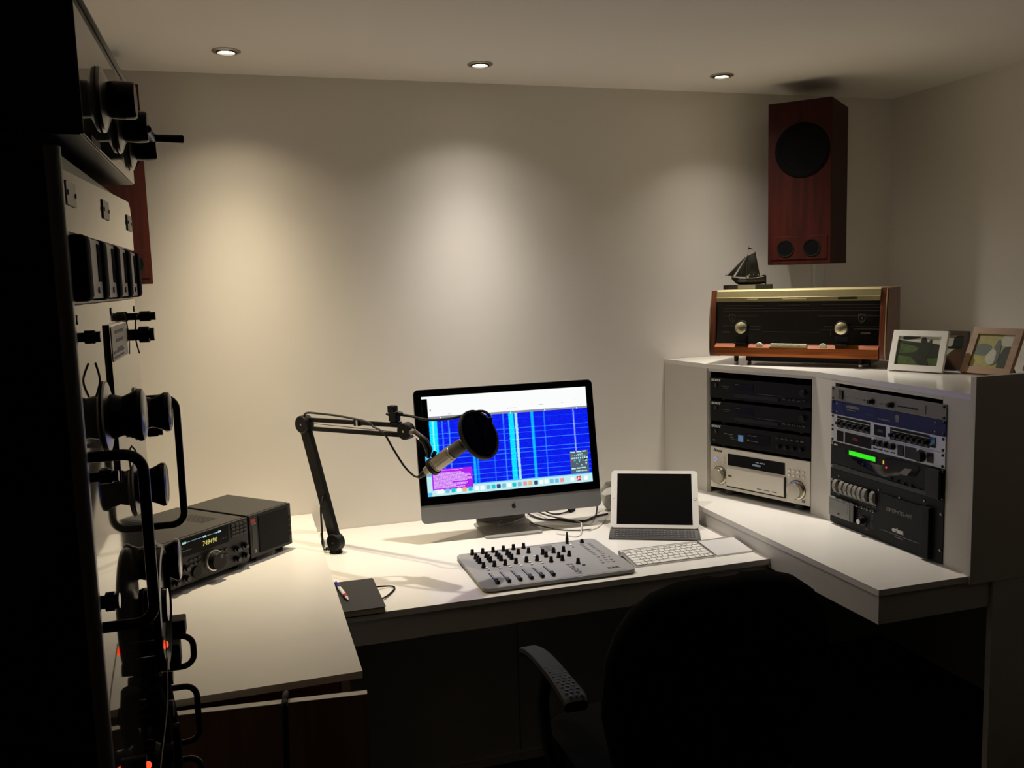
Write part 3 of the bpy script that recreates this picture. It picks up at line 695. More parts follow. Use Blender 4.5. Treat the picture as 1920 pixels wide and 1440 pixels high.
obj('mast', B().cyl((-0.006, 0, 0.043), (-0.001, 0, 0.129), 0.0019, 0.0011, 10).cyl((-0.001, 0, 0.129), (0.003, 0, 0.163), 0.0007, 0.0005, 8), M['pewter'], SH)
obj('gaff', B().cyl((-0.005, 0.0, 0.122), (0.0255, 0, 0.137), 0.0013, 0.001, 8).sphere((0.026, 0, 0.1375), 0.0022, 8), M['pewter'], SH)
obj('bowsprit', B().cyl((-0.052, 0, 0.050), (-0.082, 0, 0.054), 0.0017, 0.0014, 8).sphere((-0.082, 0, 0.054), 0.0026, 8), M['pewter'], SH)
obj('pennant', B().prism([(0.0022, 0.157), (0.021, 0.1475), (0.0018, 0.149)], -0.0004, 0.0004, 'xz'), M['pewter_d'], SH)
def sail(p, bulge, name):
    # triangle or quad patch with some belly
    b = B(); N = 8; G = []
    for i in range(N+1):
        row = []
        for j in range(N+1):
            u, v = i/N, j/N
            q = [(1-u)*(1-v)*p[0][k] + u*(1-v)*p[1][k] + u*v*p[2][k] + (1-u)*v*p[3][k] for k in range(2)]
            row.append((q[0], -bulge*math.sin(PI*u)*math.sin(PI*v), q[1]))
        G.append(row)
    for s, off in ((1, 0.0), (-1, 0.0008)):
        V = [[b.bm.verts.new((x, y+off, z)) for x, y, z in r] for r in G]
        for i in range(N):
            for j in range(N): b.bm.faces.new((V[i][j], V[i+1][j], V[i+1][j+1], V[i][j+1]))
    bmesh.ops.remove_doubles(b.bm, verts=b.bm.verts, dist=1e-6)
    return obj(name, b, M['pewter'], SH)
M['sailm'] = mat('dark_pewter_sail', (52, 52, 48), 0.4, 0.8, noise=0.15, scale=50)
for o in (sail([(-0.004, 0.052), (0.044, 0.050), (0.028, 0.136), (-0.004, 0.121)], 0.006, 'mainsail'),
          sail([(-0.048, 0.048), (-0.008, 0.046), (-0.003, 0.122), (-0.0035, 0.123)], 0.004, 'foresail'),
          sail([(-0.076, 0.0545), (-0.055, 0.051), (-0.008, 0.120), (-0.010, 0.121)], 0.003, 'jib')):
    o.data.materials.clear(); o.data.materials.append(M['sailm'])
obj('rigging', B().cyl((-0.080, 0, 0.055), (-0.004, 0, 0.126), 0.0004, seg=5).cyl((-0.055, 0, 0.051), (-0.003, 0, 0.123), 0.0005, seg=5).cyl((-0.028, -0.012, 0.046), (-0.002, 0, 0.112), 0.0004, seg=5), M['pewter'], SH)

# ------------------------------------------------------------------ wall speakers
M['rosewood'] = wood('dark_red_rosewood', (40, 8, 3), (58, 15, 5), 0.55, 'z', 6, 0.0)
M['rosewood'].node_tree.nodes['Principled BSDF'].inputs['Specular IOR Level'].default_value = 0.15
M['cone'] = mat('black_speaker_cone', (4, 4, 4), 0.9, spec=0.1)
def speaker(label, loc, rz, cloc):
    W, H, D = 0.233, 0.602, 0.274
    t = thing('wall_speaker', label, 'speaker', loc, rz, 'wooden wall speakers')
    b = B().span((0, 0, 0), (W, D, H), 0.002)
    obj('cabinet', b, M['rosewood'], t)
    dr = obj('woofer', B().ring([(0.074, 0), (0.100, 0), (0.100, -0.003), (0.092, -0.005), (0.078, -0.003)], (W/2+0.01, 0, H-0.180), (0, 1, 0), 40), M['cone'], t)
    obj('cone', B().lathe([(0.0, -0.001), (0.022, -0.0035), (0.030, -0.0015), (0.0755, -0.002), (0.0755, -0.0005), (0, -0.0005)], (W/2+0.01, 0, H-0.180), (0, 1, 0), 40), M['cone'], dr)
    pp = obj('port_panel', B().span((0.012, -0.0025, 0.018), (W-0.012, 0, 0.105), 0.001), M['rosewood'], t)
    for x in (0.068, W-0.068):
        p = obj('bass_port', B().ring([(0.0275, 0), (0.0315, 0), (0.0315, -0.0045), (0.0275, -0.004)], (x, 0, 0.060), (0, 1, 0), 30), M['blk_satin'], pp)
        obj('port_hole', B().cyl((x, 0, 0.060), (x, -0.003, 0.060), 0.0275), M['cone'], p)
    # bracket to the wall
    return t
sp = speaker('dark red wooden speaker with two round ports, high in the corner above the old radio', (1.956, 2.983, 1.668), -49.4, None)
Cn = Vector((2.000, 3.050, 0)); 
sp2 = copy_tree(sp); sp2.rotation_euler = (0, 0, rad(49.4))
sp2.location = (-0.252 - 0.233*math.cos(rad(49.4)), 2.964 - 0.233*math.sin(rad(49.4)), 1.661)
sp2['label'] = 'dark red wooden speaker half hidden behind the black radio rack, in the left corner'
WP = thing('wall_trunking', 'white cable trunking strip running down the wall below the corner speaker', 'trunking', (2.309, BY-0.001, 1.3105))
obj('cover', B().span((-0.021, -0.018, 0.0), (0.021, 0.0, 0.42), 0.002), M['white'], WP)

# ------------------------------------------------------------------ photo frames
M['fr_white'] = mat('white_painted_frame', (222, 219, 212), 0.4)
M['fr_wood'] = wood('pale_wood_frame', (150, 118, 88), (172, 140, 108), 0.5, 'x', 5, 0.0)
M['fr_dark'] = mat('dark_brown_frame', (66, 50, 38), 0.5)
M['pg_grass'] = mat('photo_green', (70, 86, 50), 0.3, noise=0.2, scale=60)
M['pg_dark'] = mat('photo_dark', (44, 50, 42), 0.3, noise=0.2, scale=90)
M['pg_pale'] = mat('photo_pale', (186, 186, 168), 0.3, noise=0.05, scale=60)
M['pg_yel'] = mat('photo_yellow_green', (160, 154, 88), 0.3, noise=0.12, scale=70)
M['pg_brown'] = mat('photo_brown', (92, 68, 52), 0.3, noise=0.12, scale=70)
M['pg_teal'] = mat('photo_teal_grey', (92, 104, 96), 0.3, noise=0.12, scale=70)
def soft(pts, x0, x1, z0, z1):
    # rounded outline kept inside the picture
    q = catmull([(a, 0, c) for a, c in pts], 5, True)
    out = []
    for v in q:
        p = (min(max(v.x, x0), x1), min(max(v.z, z0), z1))
        if not out or (abs(p[0]-out[-1][0]) + abs(p[1]-out[-1][1])) > 2e-4: out.append(p)
    return out
def photo_frame(label, loc, rz, tilt, W, H, bw, m, blobs, bg):
    t = thing('photo_frame', label, 'photo frame', loc, rz, 'photo frames on the corner cabinet')
    R = Matrix.Translation((0, 0.0, 0.0146*math.sin(rad(tilt))+0.0004)) @ Matrix.Rotation(rad(-tilt), 4, 'X')
    o_ = [(-W/2, 0), (W/2, 0), (W/2, H), (-W/2, H)]; i_ = [(-W/2+bw, bw), (W/2-bw, bw), (W/2-bw, H-bw), (-W/2+bw, H-bw)]
    obj('border', B().frame(o_, i_, 0.0, 0.014, 'xz', R), m, t)
    ph = obj('photograph', B().span((-W/2+bw, 0.005, bw), (W/2-bw, 0.007, H-bw), M=R), bg, t)
    iw, ih = W-2*bw, H-2*bw
    for k, (mm_, poly) in enumerate(blobs):
        pts = [(-iw/2+a*iw, bw+c*ih) for a, c in poly]
        obj('picture_area', B().prism(soft(pts, -iw/2, iw/2, bw, bw+ih), 0.0047-0.0003*k, 0.0052, 'xz', M=R), mm_, ph)
    st = B().prism([(-0.02, 0.016), (0.02, 0.016), (0.028, H*0.75), (-0.028, H*0.75)], 0.0146, 0.0162, 'xz', M=R)
    obj('backing', B().span((-W/2+bw*0.5, 0.0072, bw*0.5), (W/2-bw*0.5, 0.0142, H-bw*0.5), M=R), M['fr_dark'], t)
    zt_ = H*0.72*math.cos(rad(tilt)); yt = H*0.72*math.sin(rad(tilt))+0.022
    obj('strut', B().prism([(yt, zt_), (yt+0.06, 0.0005), (yt+0.063, 0.0005), (yt+0.004, zt_)], -0.016, 0.016, 'yz'), M['fr_dark'], t)
    return t
photo_frame('white photo frame with a dark figure on green grass, nearest the old radio', (2.036, 2.288, 1.3103), -66.7, 18.4, 0.174, 0.133, 0.019, M['fr_white'],
    [(M['pg_pale'], [(0, 0.86), (1, 0.74), (1, 1), (0, 1)]), (M['pg_dark'], [(0.13, 0.88), (0.42, 0.92), (0.5, 1), (0.14, 1)]),
     (M['pg_dark'], [(0.02, 0.38), (0.5, 0.30), (1, 0.34), (1, 0.72), (0.6, 0.78), (0.0, 0.86), (0, 0.80), (0.45, 0.66), (0.42, 0.46)]),
     (M['pg_dark'], [(0.36, 0.30), (0.58, 0.04), (0.78, 0.03), (0.72, 0.30), (0.80, 0.55), (0.78, 0.92), (0.70, 0.80), (0.64, 0.97), (0.55, 0.93), (0.52, 0.62), (0.42, 0.42)])], M['pg_grass'])
photo_frame('brown photo frame with a pale car picture, standing behind the white frame', (2.162, 2.299, 1.3103), -68, 12, 0.13, 0.125, 0.013, M['fr_dark'],
    [(M['pg_brown'], [(0.35, 0.0), (1, 0.0), (1, 0.55), (0.7, 0.5)]), (M['pg_dark'], [(0.0, 0.66), (0.35, 0.56), (1, 0.6), (1, 0.95), (0.72, 0.92), (0.62, 0.62), (0.0, 0.74)]),
     (M['fr_white'], [(0.0, 0.25), (0.42, 0.25), (0.48, 0.36), (0.38, 0.50), (0.0, 0.52)])], M['pg_pale'])
photo_frame('pale wooden photo frame with a yellow green picture, nearest the cabinet end panel', (2.134, 2.110, 1.3103), -80, 26, 0.160, 0.150, 0.021, M['fr_wood'],
    [(M['pg_teal'], [(0.02, 0.40), (0.4, 0.38), (0.45, 0.66), (0.1, 0.70)]), (M['pg_dark'], [(0.75, 0.02), (1, 0.0), (1, 0.62), (0.78, 0.58)]), (M['pg_pale'], [(0.7, 0.7), (1, 0.7), (1, 1), (0.72, 1)]),
     (M['pg_teal'], [(0.52, 0.12), (0.72, 0.2), (0.70, 0.70), (0.6, 0.86), (0.54, 0.62)]), (M['pg_pale'], [(0.38, 0.28), (0.52, 0.10), (0.64, 0.16), (0.62, 0.5), (0.48, 0.54)])], M['pg_yel'])
photo_frame('dark photo frame at the far right, mostly hidden behind the cabinet end panel', (2.307, 2.050, 1.3103), -84, 24, 0.150, 0.150, 0.018, M['fr_dark'],
    [(M['pg_teal'], [(0.3, 0.1), (0.8, 0.1), (0.7, 0.8), (0.4, 0.7)])], M['pg_pale'])
# ------------------------------------------------------------------ all-in-one computer
def screen_mat():
    m = bpy.data.materials.new('lit_waterfall_screen'); m.use_nodes = True
    nt = m.node_tree; b = nt.nodes['Principled BSDF']; N = nt.nodes.new; K = nt.links.new
    b.inputs['Base Color'].default_value = (0.01, 0.01, 0.01, 1); b.inputs['Roughness'].default_value = 0.2
    uv = N('ShaderNodeUVMap'); sep = N('ShaderNodeSeparateXYZ'); K(uv.outputs[0], sep.inputs[0])
    def noise(sx, sy, det=3.0):
        mp = N('ShaderNodeMapping'); mp.inputs['Scale'].default_value = (sx, sy, 1); K(uv.outputs[0], mp.inputs[0])
        n = N('ShaderNodeTexNoise'); n.inputs['Scale'].default_value = 1.0; n.inputs['Detail'].default_value = det; K(mp.outputs[0], n.inputs['Vector'])
        return n.outputs['Fac']
    def ramp(inp, stops, interp='LINEAR'):
        r = N('ShaderNodeValToRGB'); r.color_ramp.interpolation = interp; el = r.color_ramp.elements
        while len(el) < len(stops): el.new(0.5)
        for e_, (p, c) in zip(el, stops): e_.position = p; e_.color = (c[0], c[1], c[2], 1)
        K(inp, r.inputs['Fac']); return r.outputs['Color']
    def mix(kind, f, a, c):
        x = N('ShaderNodeMix'); x.data_type = 'RGBA'; x.blend_type = kind
        if isinstance(f, float): x.inputs[0].default_value = f
        else: K(f, x.inputs[0])
        K(a, x.inputs[6]); K(c, x.inputs[7]); return x.outputs[2]
    base = ramp(noise(40, 170), [(0.35, (0, 0, 0.62)), (0.62, (0.0, 0.012, 1.0))])
    # short speckled streaks, denser at the left
    strk = ramp(noise(26, 420, 2), [(0.60, (0, 0, 0)), (0.72, (0.0, 0.10, 0.35))])
    col = mix('ADD', 1.0, base, strk)
    # wandering vertical carriers; stops alternate dark / carrier by position across the screen
    wob = N('ShaderNodeMath'); wob.operation = 'MULTIPLY_ADD'; K(noise(60, 130, 2), wob.inputs[0]); wob.inputs[1].default_value = 0.014; wob.inputs[2].default_value = -0.007
    xx = N('ShaderNodeMath'); xx.operation = 'ADD'; K(sep.outputs['X'], xx.inputs[0]); K(wob.outputs[0], xx.inputs[1])
    def bands(lst):
        st = [(0.0, (0, 0, 0))]
        for a, w, c in lst: st += [(a-0.003, (0, 0, 0)), (a, c), (a+w, c), (a+w+0.003, (0, 0, 0))]
        return ramp(xx.outputs[0], st)
    cy = (0.0, 0.86, 0.78)
    b1 = bands([(0.004, 0.044, cy), (0.255, 0.012, (0.0, 0.5, 0.6)), (0.278, 0.006, (0, 0.3, 0.6)), (0.492, 0.028, cy), (0.531, 0.012, (0.45, 0.9, 0.8)), (0.632, 0.014, (0.0, 0.55, 0.72))])
    b2 = bands([(0.022, 0.004, (0.3, 0.3, 0.2)), (0.078, 0.003, (0.04, 0.22, 0.6)), (0.118, 0.003, (0.06, 0.28, 0.7)), (0.385, 0.002, (0.02, 0.14, 0.4)), (0.455, 0.003, (0.04, 0.26, 0.7)), (0.715, 0.002, (0.02, 0.2, 0.6)), (0.905, 0.003, (0.35, 0.5, 0.7))])
    sp = ramp(noise(150, 260, 2), [(0.36, (0.35, 0.35, 0.35)), (0.56, (1.15, 1.15, 1.15))])
    bb = mix('MULTIPLY', 1.0, b1, sp)
    col = mix('ADD', 1.0, col, bb); col = mix('ADD', 1.0, col, b2)
    def lines(lst):
        st = [(0.0, (0, 0, 0))]
        for a, c in lst: st += [(a-0.006, (0, 0, 0)), (a, c), (a+0.006, (0, 0, 0))]
        return ramp(sep.outputs['Y'], st[:32])
    h = lines([(0.06, (0.03, 0.2, 0.35)), (0.13, (0.04, 0.22, 0.4)), (0.20, (0.02, 0.14, 0.3)), (0.31, (0.03, 0.18, 0.3)), (0.40, (0.05, 0.3, 0.5)), (0.46, (0.05, 0.3, 0.5)), (0.60, (0.06, 0.36, 0.55)), (0.70, (0.02, 0.16, 0.3)), (0.77, (0.04, 0.26, 0.45)), (0.92, (0.0, 0.05, 0.2))])
    col = mix('ADD', 1.0, col, h)
    K(col, b.inputs['Emission Color']); b.inputs['Emission Strength'].default_value = 1.0
    return m
M['scr'] = screen_mat()
M['scr_white'] = glow('lit_white_window', (250, 252, 252), 1.0)
M['scr_black'] = mat('dark_screen_area', (3, 3, 3), 0.12)
M['scr_grey'] = glow('lit_grey_strip', (150, 152, 168), 0.9)
M['scr_blue'] = glow('lit_sky_desktop', (90, 190, 245), 1.0)
M['scr_cyan'] = glow('lit_pale_dock', (190, 236, 240), 1.0)
M['scr_purple'] = glow('lit_purple_window', (172, 30, 236), 1.0)
M['scr_pink'] = glow('lit_pink_text', (232, 178, 250), 1.0)
M['scr_panel'] = glow('lit_slate_panel', (84, 100, 112), 0.9)
M['scr_red'] = glow('lit_red_icon', (212, 24, 58), 1.0)
M['scr_teal'] = glow('lit_teal_icon', (20, 200, 205), 1.0)
M['scr_navy'] = glow('lit_navy_icon', (52, 78, 130), 0.9)
M['scr_orange'] = glow('lit_orange_icon', (238, 176, 120), 1.0)
M['glass_blk'] = mat('black_screen_glass', (4, 4, 5), 0.06, spec=0.35)
M['chin'] = mat('dull_silver_aluminium', (142, 142, 142), 0.55, 0.25, noise=0.015, scale=200)
IC = thing('desktop_computer', 'slim aluminium all-in-one computer showing a blue waterfall display', 'computer', (0.872, 2.945, 0.7603), -1.2)
DT = Matrix.Translation((-0.003, -0.087, 0.0685)) @ Matrix.Rotation(rad(-9.9), 4, 'X')
DW, DH = 0.65, 0.455
b = B().prism(rrect(DW, DH, 0.017, 6, 0, DH/2), 0.0, 0.007, 'xz', M=DT)
# swollen back
rings = []
for k, (s, y) in enumerate(((0.985, 0.0072), (0.90, 0.014), (0.72, 0.026), (0.5, 0.036), (0.25, 0.041))):
    rings.append([b.bm.verts.new(DT @ Vector((a*s, y, DH/2 + (c-DH/2)*s))) for a, c in rrect(DW, DH, 0.017, 6, 0, DH/2)])
for a, c in zip(rings, rings[1:]):
    n = len(a)
    for k in range(n): b.bm.faces.new((a[k], a[(k+1) % n], c[(k+1) % n], c[k]))
b.bm.faces.new(rings[-1]); b.bm.faces.new(list(reversed(rings[0])))
obj('body', b, M['chin'], IC)
gl = [(x, z) for x, z in rrect(DW-0.002, DH-0.002, 0.016, 6, 0, DH/2) if z > 0.2]
gl = [(-DW/2+0.001, 0.0615), (DW/2-0.001, 0.0615)] + [p for p in gl]
G = obj('glass_front', B().prism(gl, -0.0012, -0.0001, 'xz', M=DT), M['glass_blk'], IC)
SW, SH_, SB = 0.597, 0.340, 0.090
def S(u, v): return (-SW/2 + SW*u, SB + SH_*(1-v))
def patch(name, u0, v0, u1, v1, m, lay, parent=None, uv=False):
    y = -0.0013 - 0.00012*lay
    (x0, z1), (x1, z0) = S(u0, v0), S(u1, v1)
    b = B().quad([(x0, y, z0), (x1, y, z0), (x1, y, z1), (x0, y, z1)], uv)
    for v_ in b.bm.verts: v_.co = DT @ v_.co
    return obj(name, b, m, parent or G)
def patches(name, lst, m, lay, parent=None):
    b = B(); y = -0.0013 - 0.00012*lay
    for u0, v0, u1, v1 in lst:
        (x0, z1), (x1, z0) = S(u0, v0), S(u1, v1)
        b.quad([DT @ Vector(p) for p in ((x0, y, z0), (x1, y, z0), (x1, y, z1), (x0, y, z1))])
    return obj(name, b, m, parent or G)
patch('desktop_picture', 0, 0.0, 1, 1, M['scr_blue'], 0)
patches('dark_margin', [(0.0, 0.022, 0.034, 0.60)], M['scr_black'], 1)
patch('menu_bar', 0, 0, 1, 0.0225, M['scr_white'], 2)
patch('spectrum_window', 0.033, 0.02, 1, 0.205, M['scr_white'], 1)
patches('scale_strip', [(0.034, 0.203, 1, 0.224)], M['scr_grey'], 2)
patches('scale_ticks', [(a, 0.211, a+0.006, 0.224) for a in (0.10, 0.31, 0.52, 0.73, 0.93)], M['scr_white'], 3)
patches('window_details', [(0.15, 0.186, 0.17, 0.189), (0.50, 0.168, 0.56, 0.171), (0.70, 0.155, 0.73, 0.158), (0.84, 0.150, 0.85, 0.154), (0.045, 0.13, 0.052, 0.15), (0.92, 0.115, 0.95, 0.117)], M['scr_grey'], 2)
patch('waterfall', 0.034, 0.224, 1.0, 0.905, M['scr'], 1, uv=True)
patches('pale_desktop', [(0.0, 0.80, 0.03, 0.96)], M['scr_cyan'], 1)
patches('dock', [(0.025, 0.915, 1.0, 1.0)], M['scr_cyan'], 2)
M['scr_pinkish'] = glow('lit_pinkish_icon', (240, 150, 160), 1.0)
M['scr_paleblue'] = glow('lit_pale_blue_icon', (120, 190, 225), 1.0)
ic = [M['scr_teal'], M['scr_white'], M['scr_paleblue'], M['scr_cyan'], M['scr_white'], M['scr_orange'], M['scr_teal'], M['scr_white'], M['scr_red'], M['scr_teal'], M['scr_navy'], M['scr_white'], M['scr_pinkish'], M['scr_paleblue']]
groups = {}
icons = [(0.045, 3), (0.058, 1), (0.083, 1), (0.115, 2), (0.15, 6), (0.183, 1), (0.215, 5), (0.25, 6), (0.287, 1), (0.32, 1), (0.356, 2), (0.387, 6), (0.418, 10), (0.45, 13), (0.482, 1), (0.512, 6), (0.545, 2), (0.578, 12), (0.61, 5), (0.645, 10), (0.678, 1), (0.71, 1), (0.742, 2), (0.775, 13), (0.807, 12), (0.872, 1), (0.958, 1)]
for u, k in icons: groups.setdefault(ic[k].name, (ic[k], []))[1].append(u)
for nm, (m, us) in groups.items():
    y = -0.0013 - 0.00012*4
    for u in us:
        x, z = S(u, 0.957); hw = 0.0072
        obj('dock_icon', B().prism([(x+a, z+c) for a, c in rrect(2*hw, 2*hw, 0.0028, 2)], y-0.00006, y, 'xz', M=DT), m, G)
x, z = S(0.912, 0.955)
obj('dock_icon', B().box((x, -0.0019, z), (0.016, 0.0001, 0.016), M=DT), M['scr_red'], G)
obj('dock_icon_mark', B().prism([(x-0.006, z-0.006), (x-0.004, z-0.006), (x+0.001, z+0.003), (x+0.006, z-0.003), (x+0.006, z-0.001), (x+0.001, z+0.006), (x-0.001, z+0.006)], -0.00205, -0.00196, 'xz', M=DT), M['scr_white'], G)
patch('purple_window', 0.030, 0.735, 0.268, 0.945, M['scr_purple'], 4)
rl = random.Random(3); L = [(0.05, 0.745, 0.19, 0.750), (0.195, 0.742, 0.215, 0.747)]
for k in range(13):
    v = 0.770 + 0.0122*k; n = 0.038; end = 0.185 + rl.random()*0.075 - (0.04 if k in (8, 11) else 0)
    while n < end:
        w = 0.006 + rl.random()*0.016; L.append((n, v, min(n+w, end), v+0.0088)); n += w + 0.0016
patches('window_text', L, M['scr_pink'], 5)
patch('control_panel', 0.868, 0.665, 0.982, 0.902, M['scr_panel'], 4)
L = [(0.872, 0.675, 0.90, 0.687), (0.91, 0.672, 0.942, 0.684), (0.947, 0.670, 0.970, 0.682), (0.872, 0.845, 0.898, 0.857), (0.903, 0.843, 0.93, 0.855), (0.934, 0.841, 0.962, 0.853), (0.945, 0.768, 0.955, 0.773), (0.96, 0.766, 0.975, 0.780), (0.962, 0.795, 0.972, 0.808)]
L += [(0.88+0.013*k, 0.715, 0.888+0.013*k, 0.722) for k in range(7)] + [(0.915, 0.70, 0.95, 0.706), (0.922, 0.775, 0.927, 0.786), (0.905, 0.795, 0.911, 0.806), (0.935, 0.813, 0.941, 0.824)]
L += [(0.876+0.0135*k, 0.735, 0.884+0.0135*k, 0.752) for k in range(8)] + [(0.90+0.009*k, 0.872, 0.906+0.009*k, 0.884) for k in range(8)]
patches('panel_controls', L, M['scr_cyan'], 5)
patches('panel_keys', [(0.872, 0.764, 0.884, 0.776)], M['scr_red'], 5)
patches('panel_keys', [(0.889, 0.764, 0.902, 0.774), (0.918, 0.758, 0.934, 0.772)], M['scr_teal'], 5)
patches('panel_keys', [(0.955, 0.754, 0.970, 0.766)], M['scr_black'], 5)
# fruit emblem on the chin
ap = [(0.0, 0.62), (0.16, 0.70), (0.34, 0.70), (0.50, 0.62), (0.60, 0.50), (0.48, 0.40), (0.42, 0.24), (0.44, 0.06), (0.52, -0.08), (0.64, -0.17), (0.56, -0.38), (0.42, -0.58), (0.26, -0.68), (0.12, -0.66), (0.0, -0.62), (-0.12, -0.66), (-0.26, -0.68), (-0.42, -0.56), (-0.56, -0.34), (-0.64, -0.06), (-0.64, 0.24), (-0.54, 0.50), (-0.36, 0.66), (-0.18, 0.70)]
lf = [(0.02, 0.76), (0.02, 0.92), (0.12, 1.06), (0.27, 1.14), (0.28, 0.98), (0.19, 0.84)]
k = 0.0118
b = B()
for p in (ap, lf): b.prism([(a*k, 0.0315+c*k) for a, c in p], -0.0006, 0.0, 'xz', M=DT)
obj('emblem', b, M['mark_dark'], IC)
st = [(-0.095, 0.0), (-0.095, 0.006), (0.070, 0.006), (0.080, 0.010), (0.083, 0.022), (0.010, 0.17), (-0.012, 0.235), (-0.006, 0.240), (0.017, 0.178), (0.092, 0.026), (0.092, 0.012), (0.085, 0.003), (0.075, 0.0)]
b = B()
pl = rrect(0.2045, 0.200, 0.014, 5, -0.010, -0.014)
b.prism(pl, 0.0, 0.0058, 'xy', 0.001)
b.prism([p for p in [(0.062, 0.0060), (0.076, 0.010), (0.081, 0.022), (0.006, 0.16), (-0.010, 0.215), (-0.004, 0.222), (0.013, 0.166), (0.0885, 0.026), (0.0885, 0.012), (0.084, 0.0060)]], -0.100, 0.084, 'yz', 0.001)
obj('stand', b, mat('dull_stand_aluminium', (158, 157, 152), 0.45, 0.2), IC)

# ------------------------------------------------------------------ tablet with folding keyboard
TB = thing('tablet', 'white tablet with a black screen propped on its folding grey keyboard', 'tablet', (1.332, 2.715, 0.7602), -26.4)
TM = Matrix.Translation((0, 0, 0.0078)) @ Matrix.Rotation(rad(-38.4), 4, 'X')
TW, TH = 0.3057, 0.2206
obj('body', B().prism(rrect(TW, TH, 0.012, 5, 0, TH/2), 0.0, 0.0069, 'xz', 0.0012, M=TM), M['white'], TB)
obj('screen', B().span((-0.1312, -0.0006, 0.0125), (0.1312, 0.0, TH-0.0125), M=TM), M['glass_blk'], TB)
obj('home_button', B().ring([(0.0045, -0.0004), (0.0056, -0.0004), (0.0056, 0.0002), (0.0045, 0.0002)], (0.1424, 0, TH/2), (0, 1, 0), 24, M=TM), M['grey'], TB)
obj('camera', B().cyl((-0.1424, 0.0002, TH/2), (-0.1424, -0.0003, TH/2), 0.0014, seg=10, M=TM), M['blk'], TB)
kb = obj('keyboard_cover', B().prism(rrect(0.3057, 0.118, 0.006, 3, 0, -0.064), 0.0002, 0.0048, 'xy', 0.0008), M['dgrey'], TB)
b = B()
for r in range(4):
    n = 12
    for c_ in range(n):
        b.box((-0.1265+0.023*c_, -0.027-0.0215*r, 0.0053), (0.019, 0.0175, 0.0012), 0.0005)
obj('keycaps', b, mat('dark_fabric_keys', (58, 56, 55), 0.7), kb)
b = B()
for r in range(4):
    for c_ in range(12): b.box((-0.1265+0.023*c_, -0.0265-0.0215*r, 0.00595), (0.0045, 0.005, 0.0001))
obj('legends', b, M['mark_dim'], kb)
obj('support_flap', B().prism([(0.006, 0.0005), (0.10, 0.0005), (0.105, 0.002), (0.062, 0.066), (0.059, 0.066), (0.095, 0.004), (0.006, 0.004)], -0.15, 0.15, 'yz'), M['dgrey'], TB)

# ------------------------------------------------------------------ keyboard and trackpad
KB = thing('keyboard', 'slim white wireless keyboard between the mixing console and the trackpad', 'keyboard', (1.1005, 2.374, 0.7602))
KP = [(0.0, 0.0), (0.0, 0.004), (0.127, 0.0165), (0.131, 0.011), (0.129, 0.0), (0.112, 0.0), (0.10, 0.009)]
b = B().prism(KP, 0.0, 0.274, 'yz', 0.0006)
obj('case', b, M['alu_l'], KB)
obj('battery_tube', B().cyl((-0.0006, 0.120, 0.0088), (0.2746, 0.120, 0.0088), 0.0086, bev=0.001), M['alu'], KB)
b = B(); sl = math.atan2(0.0125, 0.127)
KM = Matrix.Translation((0, 0, 0.004)) @ Matrix.Rotation(sl, 4, 'X')
rows = [(0.011, [1, 1, 1, 1.25, 5.2, 1.25, 1, 0.75, 0.75, 0.75]), (0.030, [1.75, 1, 1, 1, 1, 1, 1, 1, 1, 1, 1.9]), (0.049, [1.6]+[1]*11+[1.05]), (0.068, [1.4]+[1]*11+[1.2]), (0.087, [1]*12+[1.6]), (0.1035, [1.03]*13)]
for y, ws in rows:
    tot = sum(ws); x = 0.0055; unit_ = (0.274-0.011)/tot
    for w in ws:
        d = w*unit_; b.box((x+d/2, y, 0.0014), (d-0.003, 0.0158 if y < 0.1 else 0.0095, 0.0020), 0.0006, M=KM); x += d
obj('keycaps', b, M['white'], KB)
obj('key_well', B().box((0.137, 0.058, 0.0004), (0.268, 0.112, 0.0004), M=KM), M['grey'], KB)
TP = thing('trackpad', 'square silver trackpad at the right end of the white keyboard', 'trackpad', (1.3795, 2.374, 0.7602))
b = B().prism([(0.0, 0.0), (0.0, 0.004), (0.127, 0.0165), (0.131, 0.011), (0.129, 0.0), (0.112, 0.0), (0.10, 0.009)], 0.0, 0.1295, 'yz', 0.0006)
obj('case', b, M['alu_l'], TP)
obj('touch_surface', B().box((0.0648, 0.0585, 0.0003), (0.1275, 0.116, 0.0006), M=KM), mat('matt_grey_touch_glass', (206, 204, 200), 0.5), TP)
obj('battery_tube', B().cyl((-0.0004, 0.120, 0.0088), (0.1299, 0.120, 0.0088), 0.0086, bev=0.001), M['alu'], TP)

# ------------------------------------------------------------------ mixing console
M['desk_grey'] = mat('silver_grey_panel', (146, 145, 142), 0.55, 0.0, noise=0.02, scale=200)
MX = thing('mixing_console', 'flat silver mixing console with black knobs and six faders', 'mixing console', (0.611, 2.330, 0.7602))
MT = 0.0138
PW, PD = 0.474, 0.342
obj('panel', B().prism(rrect(PW, PD, 0.022, 6, PW/2-0.002, PD/2-0.005), 0.0042, MT, 'xy', 0.001), M['desk_grey'], MX)
obj('underside', B().prism(rrect(PW-0.03, PD-0.03, 0.015, 4, PW/2-0.002, PD/2-0.005), 0.0, 0.0042, 'xy'), M['blk'], MX)
pts = []
for cidx in range(4):
    for y in (0.316, 0.273, 0.247, 0.225, 0.180): pts.append((0.0475+0.0345*cidx, y))
for cidx in (4, 5):
    for y in (0.318, 0.266, 0.182): pts.append((0.0475+0.0345*cidx, y))
pts += [(0.257, 0.235), (0.258, 0.206), (0.256, 0.153), (0.294, 0.237), (0.293, 0.186), (0.293, 0.154), (0.328, 0.237), (0.328, 0.187), (0.327, 0.107)]
